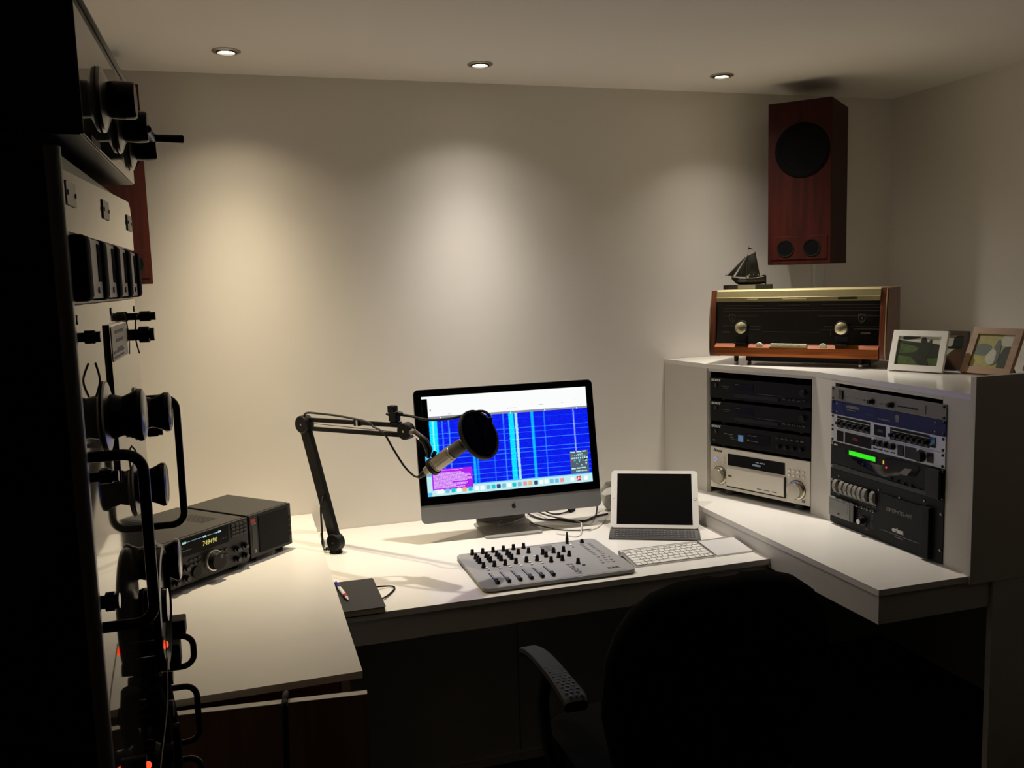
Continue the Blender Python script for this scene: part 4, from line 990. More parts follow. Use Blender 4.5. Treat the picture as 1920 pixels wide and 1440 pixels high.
def mixer_knob(x, y, h=0.0175):
    k = obj('knob', B().lathe([(0.0072, 0.0), (0.0072, 0.0035), (0.0058, 0.0055), (0.0052, h-0.001), (0.0046, h), (0, h)], (x, y, MT), seg=16), M['blk'], MX)
    return k
for x, y in pts: mixer_knob(x, y)
mixer_knob(0.417, 0.302, 0.012)
for k in range(6):
    x = 0.0478+0.0344*k
    sl_ = obj('fader_track', B().box((x, 0.078, MT+0.0002), (0.0040, 0.092, 0.0006)), M['blk'], MX)
    obj('fader_marks', B().box((x+0.006, 0.083, MT+0.0001), (0.0012, 0.080, 0.0003)), M['mark_dark'], MX)
    yc = 0.032+0.0012*k
    obj('fader_cap', B().prism([(yc-0.0125, MT+0.002), (yc-0.0125, MT+0.010), (yc-0.004, MT+0.0065), (yc+0.004, MT+0.0065), (yc+0.0125, MT+0.010), (yc+0.0125, MT+0.002)], x-0.0052, x+0.0052, 'yz', 0.0006), M['blk'], MX)
    for y in (0.173, 0.152):
        obj('channel_button', B().box((x+0.0075, y, MT+0.0016), (0.0085, 0.0075, 0.0032), 0.0006), M['white'], MX)
    if k > 3:
        obj('channel_button', B().box((x+0.0065, 0.224, MT+0.0014), (0.0085, 0.0075, 0.0028), 0.0006), M['white'], MX)
obj('level_meter', B().span((0.272, 0.258, MT), (0.312, 0.315, MT+0.0006)), mat('smoked_grey_meter', (110, 110, 110), 0.2), MX)
obj('meter_rule', B().box((0.2735, 0.287, MT+0.0008), (0.0014, 0.056, 0.0004)).box((0.311, 0.287, MT+0.0008), (0.0014, 0.056, 0.0004)).box((0.292, 0.287, MT+0.0008), (0.0010, 0.056, 0.0004)), M['mark_dark'], MX)
for x, y in ((0.427, 0.153), (0.441, 0.137), (0.437, 0.111), (0.408, 0.144), (0.403, 0.112), (0.420, 0.111), (0.400, 0.088), (0.418, 0.090), (0.435, 0.088), (0.424, 0.133)):
    obj('cue_button', B().box((x, y, MT+0.0012), (0.0085, 0.0085, 0.0024), 0.0006), M['alu_l'], MX)
for k in range(7):
    obj('cue_button', B().box((0.434, 0.172+0.0185*k, MT+0.0009), (0.010, 0.0125, 0.0018), 0.0005), M['alu_l'], MX)
    obj('cue_button', B().box((0.408, 0.172+0.0185*k, MT+0.0009), (0.010, 0.0125, 0.0018), 0.0005), M['alu_l'], MX)
obj('talk_button', B().box((0.337, 0.087, MT+0.0015), (0.010, 0.006, 0.003), 0.0006), M['dgrey'], MX)
obj('socket', B().cyl((0.373, 0.268, MT), (0.373, 0.268, MT+0.0012), 0.0035), M['blk'], MX)
obj('power_button', B().cyl((0.373, 0.292, MT), (0.373, 0.292, MT+0.003), 0.005), M['white'], MX)
for y in (0.0015, 0.328): obj('rule', B().box((0.240, y, MT+0.0001), (0.410, 0.0014, 0.0003)), M['mark_dark'], MX)
text('lettering', 'AIRENCE', 0.027, M['mark_dark'], MX, Matrix.Translation((0.301, 0.017, MT+0.0003)) @ Matrix.Rotation(PI/2, 4, 'Z'), depth=0.0002, sx=0.94)
text('lettering', 'D&R', 0.019, M['mark_dark'], MX, Matrix.Translation((0.393, 0.034, MT+0.0003)), depth=0.0002, bold=0.0006)
JP = thing('jack_plug', 'black jack plug standing upright in the back of the mixing console', 'plug', (0.979, 2.641, 0.7602+MT))
obj('sleeve', B().lathe([(0.0052, 0.0002), (0.0052, 0.018), (0.0044, 0.020), (0.0044, 0.024), (0.0030, 0.026), (0, 0.026)], seg=16), M['blk'], JP)
obj('strain_relief', B().lathe([(0.0030, 0.0262), (0.0024, 0.040), (0.0, 0.040)], seg=12), M['rubber'], JP)

# ------------------------------------------------------------------ notebook and pen
NB = thing('notebook', 'black notebook with an elastic strap, half under the edge of the left desk', 'notebook', (0.141, 2.285, 0.7602))
NW, ND, NH = 0.184, 0.246, 0.019
obj('pages', B().span((0.004, 0.003, 0.0022), (NW-0.003, ND-0.003, NH-0.0022)), mat('cream_page_edges', (190, 184, 164), 0.7, noise=0.1, scale=400), NB)
for z in (0.0, NH-0.002):
    obj('cover', B().prism(rrect(NW, ND, 0.006, 4, NW/2, ND/2), z, z+0.002, 'xy', 0.0006), mat('black_leatherette', (20, 19, 18), 0.62, bump=0.2, scale=600) if z == 0 else bpy.data.materials['black_leatherette'], NB)
obj('spine', B().span((0.0, 0.001, 0.0021), (0.0022, ND-0.001, NH-0.0021)), M['blk'], NB)
obj('elastic_strap', B().tube([(NW-0.003, 0.190, 0.010), (NW+0.022, 0.197, 0.006), (NW+0.045, 0.196, 0.004), (NW+0.053, 0.183, 0.0035), (NW+0.046, 0.160, 0.0035), (NW+0.022, 0.120, 0.004), (NW-0.003, 0.092, 0.006)], 0.0024, 8, 6), M['rubber'], NB)
PN = thing('pen', 'white ballpoint pen with a blue end and red grip lying on the black notebook', 'pen', (0.2235, 2.434, 0.7602+NH+0.0062), -83)
obj('barrel', B().lathe([(0.0052, -0.030), (0.0056, 0.0), (0.0055, 0.036), (0.0048, 0.0365)], axis=(1, 0, 0), seg=18), M['white'], PN)
obj('grip', B().lathe([(0.0058, 0.037), (0.0060, 0.045), (0.0054, 0.057), (0.0048, 0.0575)], axis=(1, 0, 0), seg=18), mat('red_rubber_grip', (176, 30, 58), 0.5), PN)
obj('tip', B().lathe([(0.0047, 0.058), (0.0022, 0.072), (0.0008, 0.078), (0, 0.0785)], axis=(1, 0, 0), seg=16), M['white'], PN)
obj('cap_end', B().lathe([(0, -0.078), (0.0032, -0.077), (0.0048, -0.066), (0.0054, -0.0305)], axis=(1, 0, 0), seg=18), mat('blue_pen_end', (58, 54, 150), 0.4), PN)
obj('clip', B().box((-0.045, 0, 0.0070), (0.045, 0.003, 0.0014), 0.0005), bpy.data.materials['blue_pen_end'], PN)
# ------------------------------------------------------------------ microphone arm
BA = thing('boom_stand', 'black jointed microphone arm standing at the left end of the middle desk', 'microphone arm', (0.254, 2.887, 0.7602))
O = Vector((0.254, 2.887, 0.7602))
ad = Vector((0.35, -0.40, 0)).normalized(); an = Vector((ad.y, -ad.x, 0))      # along the arm / joint axis (towards the room)
def AP(x, y, z): return Vector((x, y, z)) - O
Jb = AP(0.255, 2.886, 0.797); Je = AP(0.181, 2.970, 1.185); Jm = AP(0.464, 2.646, 1.190)
obj('base_clamp', B().cyl((0, 0, 0), (0, 0, 0.012), 0.022, 0.018, 24, 0.001).box((-0.030, 0.012, 0.0045), (0.045, 0.016, 0.008), 0.001, M=Matrix.Rotation(math.atan2(ad.y, ad.x), 4, 'Z')), M['blk_satin'], BA)
obj('clamp_screw', B().cyl((-0.045, 0.030, 0.007), (-0.030, 0.020, 0.008), 0.0045).sphere((-0.046, 0.031, 0.0072), 0.0065, 12), M['chrome'], BA)
def joint(name, c, r, w):
    j = obj(name, B().cyl(c - an*w/2, c + an*w/2, r, bev=0.003, seg=36), M['blk'], BA)
    obj('cap_screw', B().cyl(c + an*w/2, c + an*(w/2+0.0015), 0.0035, seg=14), M['chrome'], j)
    return j
joint('base_joint', Jb, 0.0295, 0.030); joint('elbow_joint', Je, 0.0295, 0.034); joint('end_joint', Jm, 0.0265, 0.030)
obj('swivel_post', B().cyl((0, 0, 0.010), (0.0, 0.0, 0.026), 0.011), M['blk'], BA)
def bar(b, p, q, w, h, off=0.0):
    t = (q-p).normalized(); s = an; u = s.cross(t).normalized()
    R = Matrix((( t.x, s.x, u.x, 0), (t.y, s.y, u.y, 0), (t.z, s.z, u.z, 0), (0, 0, 0, 1)))
    c = (p+q)/2 + u*off
    b.box((0, 0, 0), ((q-p).length, w, h), 0.002, M=Matrix.Translation(c) @ R)
    return u
t = (Je-Jb).normalized()
b = B(); bar(b, Jb + t*0.018, Je - t*0.014, 0.018, 0.040)
obj('lower_arm', b, M['blk_satin'], BA)
b = B(); bar(b, Jb + t*0.03, Je - t*0.03, 0.0184, 0.004, 0.006); bar(b, Jb + t*0.03, Je - t*0.03, 0.0184, 0.004, -0.006)
obj('spring_cover', b, M['blk'], BA)
t = (Jm-Je).normalized()
b = B(); u = bar(b, Je + t*0.012, Jm - t*0.012, 0.010, 0.0140, 0.016)
obj('upper_tube', b, M['blk_satin'], BA)
b = B(); bar(b, Je + t*0.016, Jm - t*0.018, 0.010, 0.0140, -0.014)
obj('lower_tube', b, M['blk_satin'], BA)
pts = [Je + t*0.03 + u*0.001]
sp = B(); n = 260; a0, a1 = Je + t*0.035 - u*0.008, Je + t*0.20 + u*0.012
sp.cyl(Je + t*0.02 + u*0.004, Jm - t*0.03 - u*0.006, 0.0012, seg=6)
obj('tension_wire', sp, M['steel'], BA)
for k in (0.235,):
    st_ = B(); bar(st_, Je + t*(k-0.012), Je + t*(k+0.012), 0.016, 0.022, 0.017)
    s_ = obj('cable_strap', st_, M['rubber'], BA)
    b = B(); bar(b, Je + t*(k-0.003), Je + t*(k+0.007), 0.0165, 0.0225, 0.0172); obj('strap_label', b, M['mark'], s_)
t2 = (Je-Jb).normalized()
st_ = B(); bar(st_, Jb + t2*0.140, Jb + t2*0.164, 0.022, 0.036)
obj('cable_strap', st_, M['rubber'], BA)
# swivel and clip at the end
def W2(x, y, z): return AP(x, y, z)
Sw0, Sw1 = Jm + Vector((0.014, -0.012, 0.010)), W2(0.503, 2.614, 1.170)
obj('swivel', B().cyl(Jm + an*0.0, Jm + t*0.03, 0.011, 0.009).cyl(Jm + t*0.026, Sw1, 0.0095, 0.010, 20, 0.001), M['chrome'], BA)
obj('swivel_screw', B().cyl(Jm + t*0.034 + an*0.006, Jm + t*0.034 + an*0.022, 0.0075, bev=0.001), M['steel'], BA)
mic0 = W2(0.513, 2.605, 1.066); mic1 = W2(0.622, 2.514, 1.167)
md = (mic1-mic0).normalized()
ring_c = mic0 + md*0.030
cl = B().tube([Sw1, Sw1 + Vector((0.010, -0.010, -0.010)), W2(0.522, 2.597, 1.135), W2(0.520, 2.598, 1.110)], [0.011, 0.012, 0.012, 0.0055], 10, 0)
obj('clip_arm', cl, M['blk'], BA)
obj('clip_ring', B().ring([(0.0238, -0.006), (0.0272, -0.006), (0.0272, 0.006), (0.0238, 0.006)], ring_c, md, 32), M['blk'], BA)
obj('clip_lever', B().box((0, 0, 0), (0.012, 0.010, 0.022), 0.003, M=Matrix.Translation(W2(0.534, 2.583, 1.122)) @ Matrix.Rotation(0.5, 4, 'Y')), M['blk'], BA)

M['nickel'] = mat('satin_nickel', (176, 168, 152), 0.36, 0.95, noise=0.03, scale=120)
M['grille'] = mat('dark_mic_grille', (96, 92, 84), 0.5, 0.8, bump=0.6, scale=900)
MC = thing('microphone', 'silver cylindrical condenser microphone clipped to the end of the black arm', 'microphone', O + mic0)
zz0 = Vector((0, 0, 0))
obj('body', B().lathe([(0.0150, 0.0), (0.0155, 0.014), (0.0215, 0.020), (0.0232, 0.024), (0.0232, 0.112), (0.0222, 0.114)], zz0, md, 36), M['nickel'], MC)
obj('groove_ring', B().ring([(0.0230, 0.0415), (0.0236, 0.042), (0.0236, 0.0435), (0.0230, 0.044)], zz0, md, 36).ring([(0.0230, 0.1045), (0.0236, 0.105), (0.0236, 0.1062), (0.0230, 0.1067)], zz0, md, 36), M['dgrey'], MC)
obj('grille', B().lathe([(0.0215, 0.1142), (0.0215, 0.150), (0.019, 0.158), (0.010, 0.163), (0, 0.164)], zz0, md, 32), M['grille'], MC)
obj('connector', B().lathe([(0, -0.034), (0.0055, -0.034), (0.0075, -0.022), (0.0095, -0.016), (0.0098, -0.0003), (0, -0.0003)], zz0, md, 20), M['blk_satin'], MC)
# pop filter
PC = Vector((0.652, 2.489, 1.188)); pn = Vector((0.52, -0.72, 0.44)).normalized()
PF = thing('pop_filter', 'round black pop filter held in front of the silver microphone', 'pop filter', PC)
obj('hoop', B().ring([(0.0715, -0.005), (0.0775, -0.0055), (0.0785, 0.0), (0.0775, 0.0055), (0.0715, 0.005)], zz0, pn, 48), M['blk'], PF)
obj('mesh', B().lathe([(0, -0.0045), (0.03, -0.0038), (0.06, -0.0024), (0.0718, -0.0015), (0.0718, 0.0015), (0.06, 0.0024), (0.03, 0.0038), (0, 0.0045)], zz0, pn, 48), mat('black_nylon_mesh', (6, 6, 14), 1.0, spec=0.0, bump=0.1, scale=900), PF)
gp = [Vector(p) - PC for p in ((0.447, 2.672, 1.238), (0.478, 2.655, 1.234), (0.528, 2.60, 1.226), (0.591, 2.55, 1.234), (0.642, 2.525, 1.250), (0.672, 2.512, 1.254), (0.688, 2.500, 1.244), (0.690, 2.496, 1.232))]
obj('gooseneck', B().tube(gp, 0.0042, 10, 6), M['blk_satin'], PF)
obj('hoop_bracket', B().box((0, 0, 0), (0.014, 0.010, 0.018), 0.002, M=Matrix.Translation(Vector((0.689, 2.494, 1.228)) - PC)), M['blk'], PF)
cp = Vector((0.434, 2.6735, 1.238)) - PC
RZ_ = Matrix.Rotation(math.atan2(ad.y, ad.x), 4, 'Z')
obj('clamp', B().box((0, 0, -0.005), (0.030, 0.024, 0.030), 0.003, M=Matrix.Translation(cp) @ RZ_).box((-0.006, 0, 0.018), (0.026, 0.022, 0.022), 0.003, M=Matrix.Translation(cp) @ RZ_).box((0.004, 0.0, -0.0235), (0.034, 0.020, 0.006), 0.002, M=Matrix.Translation(cp) @ RZ_), M['blk'], PF)
obj('clamp_screw', B().cyl(cp + ad*0.012 + Vector((0, 0, 0.008)), cp + ad*0.030 + Vector((0, 0, 0.004)), 0.007, 0.006, 14).cyl(cp - ad*0.014 + Vector((0, 0, -0.004)), cp - ad*0.030 + Vector((0, 0, 0.002)), 0.003, 0.005, 10), M['blk_satin'], PF)
cb = B().tube([Vector(p) for p in ((0.493, 2.622, 1.048), (0.478, 2.632, 1.052), (0.452, 2.645, 1.082), (0.424, 2.662, 1.134), (0.400, 2.680, 1.182), (0.374, 2.719, 1.199), (0.355, 2.736, 1.214), (0.287, 2.814, 1.2245), (0.227, 2.884, 1.228), (0.186, 2.934, 1.226), (0.184, 2.985, 1.195), (0.196, 2.985, 1.12), (0.232, 2.945, 0.99), (0.222, 2.905, 0.945), (0.213, 2.896, 0.91), (0.213, 2.897, 0.827), (0.211, 2.900, 0.785), (0.211, 2.905, 0.768), (0.214, 2.925, 0.7645), (0.222, 2.975, 0.7645), (0.225, 3.05, 0.7645), (0.226, 3.12, 0.7645))], 0.0034, 8, 6)
tag(obj('microphone_cable', cb, M['cable']), 'thin black cable looping from the microphone along its arm down to the desk', 'cable')

# ------------------------------------------------------------------ desk cables and the small clear speaker
def wire(name, pts, r, m, label):
    return tag(obj(name, B().tube(pts, r, 8, 7), m), label, 'cable')
wire('audio_cable', [(0.985, 3.10, 0.80), (1.002, 3.09, 0.785), (1.032, 3.070, 0.782), (1.064, 3.045, 0.767), (1.090, 3.035, 0.764), (1.122, 3.038, 0.7655), (1.139, 3.045, 0.7665)], 0.0030, M['cable'], 'black cable on the desk ending in a small black plug behind the computer')
AD = thing('cable_adapter', 'small black plug lying on the desk behind the computer stand', 'plug', (1.152, 3.056, 0.7602), 38)
obj('shell', B().box((0.002, 0, 0.0065), (0.034, 0.017, 0.012), 0.003), M['rubber'], AD)
obj('pin', B().box((0.023, 0, 0.0065), (0.007, 0.010, 0.004), 0.001), M['steel'], AD)
wire('power_lead', [(0.965, 3.07, 0.79), (0.985, 3.055, 0.768), (1.014, 2.985, 0.7645), (1.068, 2.955, 0.7645), (1.111, 2.905, 0.7645), (1.150, 2.905, 0.7645), (1.205, 2.945, 0.7645), (1.262, 2.960, 0.7645)], 0.0038, M['cable'], 'thick black lead crossing the desk from the computer stand towards the tablet')
wire('usb_cable', [(1.020, 3.075, 0.7720), (1.039, 2.985, 0.7745), (1.078, 2.922, 0.7745), (1.115, 2.883, 0.7745), (1.160, 2.875, 0.7750), (1.196, 2.92, 0.7760), (1.228, 2.985, 0.775), (1.240, 3.01, 0.79), (1.243, 3.02, 0.84)], 0.0030, M['cable'], 'black cable curving over the desk and up behind the right edge of the computer')
wire('grey_cable', [(0.952, 2.948, 0.7700), (0.958, 2.918, 0.7700), (0.982, 2.880, 0.7680), (1.025, 2.842, 0.763), (1.075, 2.812, 0.763), (1.13, 2.80, 0.763)], 0.0022, M['dgrey'], 'thin grey cable lying on the desk across the foot of the computer')
wire('charging_cable', [(1.030, 2.955, 0.783), (1.111, 2.880, 0.774), (1.105, 2.830, 0.774), (1.088, 2.79, 0.771), (1.073, 2.757, 0.763), (1.046, 2.740, 0.763), (1.020, 2.775, 0.764), (1.000, 2.80, 0.763)], 0.0019, M['wcable'], 'white cable looping on the desk behind the mixing console')
wire('charging_cable', [(0.975, 3.05, 0.772), (0.960, 3.025, 0.7675), (0.917, 2.990, 0.769), (0.875, 2.965, 0.769), (0.845, 2.955, 0.769), (0.838, 2.975, 0.770), (0.862, 3.005, 0.772)], 0.0019, M['wcable'], 'white cable lying in a small loop on the foot of the computer')
wire('speaker_lead', [(1.292, 2.995, 0.765), (1.269, 2.965, 0.763), (1.199, 2.862, 0.763), (1.160, 2.815, 0.763), (1.115, 2.790, 0.763)], 0.0019, M['wcable'], 'white lead on the desk running to the clear object behind the tablet')
CS = thing('desk_gadget', 'small clear rounded plastic gadget half hidden behind the tablet', 'gadget', (1.305, 3.010, 0.7602))
M['clear'] = mat('clear_acrylic', (245, 245, 242), 0.03, trans=0.95, ior=1.45)
obj('clear_shell', B().lathe([(0.022, 0.004), (0.038, 0.024), (0.045, 0.052), (0.042, 0.085), (0.028, 0.108), (0.0, 0.114), (0.0, 0.111), (0.027, 0.105), (0.0395, 0.083), (0.0425, 0.052), (0.036, 0.026), (0.021, 0.007)], seg=32), M['clear'], CS)
obj('base_ring', B().lathe([(0.030, 0.0), (0.031, 0.003), (0.022, 0.005), (0, 0.005)], seg=28), M['alu_l'], CS)
obj('core', B().lathe([(0.012, 0.0055), (0.016, 0.03), (0.013, 0.06), (0, 0.066)], seg=20), M['alu'], CS)

# ------------------------------------------------------------------ amateur radio transceiver and its speaker
M['tr_top'] = mat('dark_grey_lid', (46, 44, 41), 0.5, noise=0.04, scale=120)
M['tr_face'] = mat('black_radio_face', (26, 26, 26), 0.4, noise=0.05, scale=120)
M['num'] = glow('yellow_green_digits', (206, 200, 104), 0.9)
M['ind'] = glow('pale_cyan_scale', (170, 225, 225), 0.75)
TR = thing('transceiver', 'black radio transceiver with a yellow digital frequency and a big silver-rimmed knob', 'radio', (-0.0186, 2.635, LZ+0.0002), 43.5)
TWd, THt, TDp = 0.385, 0.131, 0.295; Z0 = 0.014
obj('case', B().span((-TWd+0.002, 0.012, Z0+0.001), (-0.002, TDp, Z0+THt), 0.002), M['tr_top'], TR)
obj('faceplate', B().span((-TWd, 0.0, Z0), (0, 0.012, Z0+THt-0.001), 0.0025), M['tr_face'], TR)
b = B()
for k in range(9): b.box((-0.075, 0.075+0.0135*k, Z0+THt+0.0002), (0.055, 0.006, 0.0004))
b2_ = B()
for k in range(14): b2_.box((-0.30+0.0135*k, 0.262, Z0+THt+0.0002), (0.006, 0.035, 0.0004))
obj('vent', b, M['blk'], TR); obj('vent', b2_, M['blk'], TR)
for x in (-TWd+0.04, -0.04):
    for y in (0.03, TDp-0.04): obj('foot', B().cyl((x, y, 0), (x, y, Z0+0.001), 0.014, 0.012), M['rubber'], TR)
dw = obj('display_window', B().span((-0.275, -0.0012, Z0+0.078), (-0.073, 0, Z0+0.127), 0.0006), M['window_dark'], TR)
text('digits', '749490', 0.019, M['num'], dw, T4(-0.168, -0.0016, Z0+0.0968), sx=0.84, shear=0.12, spacing=1.08)
b = B().box((-0.104, -0.0014, Z0+0.0935), (0.006, 0.0004, 0.0016)).box((-0.094, -0.0014, Z0+0.0935), (0.007, 0.0004, 0.003)).box((-0.084, -0.0014, Z0+0.0935), (0.008, 0.0004, 0.002))
obj('digits', b, M['dialmark'], dw)
b = B()
for x, w in ((-0.229, 0.013), (-0.159, 0.012), (-0.106, 0.011)): b.box((x, -0.0014, Z0+0.1165), (w, 0.0004, 0.0055))
b.box((-0.165, -0.0014, Z0+0.1165), (0.12, 0.0004, 0.0007)).box((-0.19, -0.0014, Z0+0.1175), (0.004, 0.0004, 0.002)).box((-0.117, -0.0014, Z0+0.116), (0.008, 0.0004, 0.003))
obj('scale_light', b, M['ind'], dw)
b = B()
for k in range(4): b.box((-0.247+0.004*k, -0.0014, Z0+0.103), (0.003, 0.0004, 0.0026))
for k in range(9): b.box((-0.250+0.0052*k, -0.0014, Z0+0.0945), (0.004, 0.0004, 0.0028))
obj('printing', b, M['mark_dim'], dw)
kk = obj('tuning_knob', B().lathe([(0.0275, 0), (0.0285, 0.004), (0.0255, 0.010), (0.0245, 0.026), (0.0235, 0.028), (0, 0.0275)], (-0.135, 0, Z0+0.042), (0, -1, 0), 44), M['blk'], TR)
obj('silver_rim', B().ring([(0.0262, -0.010), (0.0290, -0.0095), (0.0300, -0.004), (0.0295, -0.001), (0.0280, -0.001)], (-0.135, 0, Z0+0.042), (0, 1, 0), 44), mat('bright_turned_rim', (232, 228, 220), 0.3, 0.85), kk)
obj('finger_dimple', B().cyl((-0.127, -0.028, Z0+0.054), (-0.127, -0.0284, Z0+0.054), 0.006), M['blk_gloss'], kk)
pd_ = obj('keypad', B().span((-0.065, -0.002, Z0+0.084), (-0.006, 0, Z0+0.127), 0.0008), M['tr_face'], TR)
for r in range(4):
    for c_ in range(4): obj('key', B().box((-0.057+0.0145*c_, -0.003, Z0+0.121-0.0102*r), (0.0115, 0.003, 0.0068), 0.0008), M['dgrey'], pd_)
for x, z in ((-0.049, 0.049), (-0.019, 0.051), (-0.050, 0.019), (-0.019, 0.021), (-0.231, 0.047), (-0.232, 0.019), (-0.266, 0.016), (-0.266, 0.046)):
    kx = obj('knob', B().lathe([(0.0095, 0), (0.0095, 0.006), (0.0072, 0.007), (0.0065, 0.016), (0, 0.0165)], (x, 0, Z0+z), (0, -1, 0), 20), M['blk_gloss'], TR)
for k in range(5):
    for r in range(2): obj('button', B().box((-0.212+0.0145*k, -0.0018, Z0+0.064-0.013*r) if k < 3 else (-0.103+0.015*(k-3), -0.0018, Z0+0.060-0.016*r), (0.011, 0.004, 0.006), 0.001), M['dgrey'], TR)
obj('jog_dial', B().cyl((-0.195, 0, Z0+0.026), (-0.195, -0.006, Z0+0.026), 0.016, bev=0.001), M['blk_satin'], TR)
obj('headphone_socket', B().ring([(0.003, 0), (0.0055, 0), (0.0055, -0.002), (0.003, -0.002)], (-0.292, 0, Z0+0.02), (0, 1, 0), 18), M['steel'], TR)
obj('power_button', B().box((-0.292, -0.002, Z0+0.105), (0.014, 0.005, 0.008), 0.001), M['dgrey'], TR)
e_ = Vector((math.cos(rad(43.5)), math.sin(rad(43.5)))); n_ = Vector((-e_.y, e_.x))
sx_, sy_ = Vector((-0.0186, 2.635)) + e_*0.011 + n_*0.004
SPK = thing('extension_speaker', 'black box speaker with a small red badge beside the radio transceiver', 'speaker', (sx_, sy_, LZ+0.0002), 43.5)
obj('case', B().span((0.001, 0.010, Z0+0.001), (0.171, 0.272, Z0+THt), 0.003), M['tr_top'], SPK)
obj('faceplate', B().span((0.0, 0.0, Z0), (0.172, 0.010, Z0+THt-0.001), 0.003), M['tr_face'], SPK)
obj('grille', B().span((0.034, -0.003, Z0+0.010), (0.158, 0.0, Z0+0.123), 0.002), mat('black_speaker_cloth', (12, 12, 12), 0.9, bump=0.4, scale=700), SPK)
obj('side_strip', B().span((0.008, -0.001, Z0+0.024), (0.027, 0, Z0+0.098), 0.0005), M['dgrey'], SPK)
obj('badge', B().box((0.0135, -0.0006, Z0+0.1125), (0.018, 0.0012, 0.011), 0.0004), mat('red_enamel_badge', (196, 52, 40), 0.4), SPK)
obj('printing', B().box((0.0165, -0.0005, Z0+0.103), (0.018, 0.0008, 0.005)), M['mark_dim'], SPK)
obj('phone_socket', B().ring([(0.0025, 0), (0.0045, 0), (0.0045, -0.0015), (0.0025, -0.0015)], (0.017, 0, Z0+0.020), (0, 1, 0), 18), M['steel'], SPK)
for k in range(4): obj('side_button', B().box((0.1655, -0.001, Z0+0.035+0.017*k), (0.006, 0.003, 0.010), 0.0008), M['dgrey'], SPK)
for x in (0.03, 0.142):
    for y in (0.03, 0.24): obj('foot', B().cyl((x, y, 0), (x, y, Z0+0.001), 0.012), M['rubber'], SPK)

# ------------------------------------------------------------------ tall equipment rack at the left
M['rk_panel'] = mat('glossy_grey_enamel', (74, 71, 63), 0.035, spec=0.5, noise=0.02, scale=20)
M['rk_cab'] = mat('black_rack_enamel', (12, 12, 12), 0.3, spec=0.4)
M['rk_edge'] = mat('dark_grey_rounded_edge', (120, 118, 114), 0.3)
M['bake'] = mat('black_bakelite', (6, 6, 7), 0.18, spec=0.4)
M['meter_face'] = mat('ivory_meter_face', (222, 218, 204), 0.4)
RK = thing('equipment_rack', 'tall black equipment rack with grey front, meters, big knobs and handles at far left', 'equipment rack', (-0.134, 0.79, 0.0))
# local: x out of the front, y to the far side
obj('cabinet', B().span((-0.45, -0.0005, 0.0), (-0.004, 0.505, 1.757)), M['rk_cab'], RK)
obj('near_post', B().prism(rrect(0.013, 0.017, 0.006, 6, -0.0020, 0.0060), 0.0, 1.757, 'xy'), M['rk_edge'], RK)
obj('front_panel', B().span((-0.0038, 0.0165, 0.02), (0.0, 0.492, 1.630), 0.001), M['rk_panel'], RK)
pl = [(0.0165, 1.691), (0.520, 1.695), (0.520, 1.735), (0.512, 1.752), (0.497, 1.758), (0.47, 1.757), (0.0165, 1.742)]
tp = obj('top_plate', B().prism(pl, -0.0036, 0.001, 'yz', 0.0006), M['rk_panel'], RK)
for y, z in ((0.054, 1.724), (0.266, 1.728), (0.482, 1.729)):
    l_ = obj('label_plate', B().box((0.0018, y, z), (0.0012, 0.044, 0.020), 0.0003), M['meter_face'], tp)
    obj('label_screw', B().cyl((0.0020, y-0.018, z), (0.0032, y-0.018, z), 0.0022, seg=10).cyl((0.0020, y+0.018, z), (0.0032, y+0.018, z), 0.0022, seg=10), M['blk'], l_)
obj('meter_recess', B().span((-0.0037, 0.0165, 1.632), (-0.001, 0.500, 1.689)), M['blk_satin'], RK)
for k in range(5):
    y0 = 0.019 + 0.0985*k
    if k < 4:
        f_ = obj('meter', B().span((-0.001, y0+0.021, 1.6345), (0.0125, y0+0.0975, 1.6870), 0.0006), M['meter_face'], RK)
        obj('meter_glass', B().span((0.0126, y0+0.076, 1.6495), (0.0131, y0+0.0965, 1.6835)), M['cone'], f_)
        obj('zero_screw', B().cyl((0.0126, y0+0.072, 1.642), (0.0135, y0+0.072, 1.642), 0.003, seg=12), M['dgrey'], f_)
    obj('meter_divider', B().span((-0.001, y0, 1.6325), (0.0165, y0+0.0205, 1.6885), 0.005), M['rubber'], RK)
for y, z in ((0.042, 1.617), (0.255, 1.619), (0.474, 1.617)):
    obj('panel_slot', B().lathe([(0.0, 0.0), (0.0042, 0.0002), (0.0042, 0.001), (0.0, 0.0012)], (0, y, z), (1, 0, 0), 14), M['bake'], RK)
pp_ = obj('card_holder', B().span((0.0, 0.205, 1.44), (0.0035, 0.345, 1.606), 0.0005), M['rk_panel'], RK)
lb = obj('rating_label', B().span((0.0036, 0.212, 1.567), (0.0042, 0.340, 1.603)), M['meter_face'], pp_)
b = B()
for k in range(3): b.box((0.0043, 0.272, 1.597-0.0095*k), (0.0003, 0.07-0.012*k, 0.0035))
b.box((0.0043, 0.262, 1.5755), (0.0003, 0.085, 0.0028)).box((0.0043, 0.262, 1.5705), (0.0003, 0.08, 0.0022))
obj('label_print', b, M['mark_dark'], lb)
def small_knob(y, z, r, h):
    obj('terminal_knob', B().lathe([(r*0.7, 0), (r*0.7, h*0.25), (r, h*0.3), (r, h*0.75), (r*0.8, h*0.8), (r*0.8, h), (0, h)], (0, y, z), (1, 0, 0), 18), M['bake'], RK)
for y, z, r, h in ((0.040, 1.602, 0.0058, 0.018), (0.462, 1.607, 0.0068, 0.027), (0.440, 1.584, 0.0105, 0.026), (0.047, 1.478, 0.0062, 0.022), (0.452, 1.455, 0.0072, 0.026), (0.035, 1.368, 0.0085, 0.016)):
    small_knob(y, z, r, h)
obj('link_wire', B().tube([(0.010, 0.45, 1.612), (0.006, 0.432, 1.606), (0.004, 0.43, 1.58), (0.006, 0.44, 1.56)], 0.0009, 6, 5), M['cable'], RK)
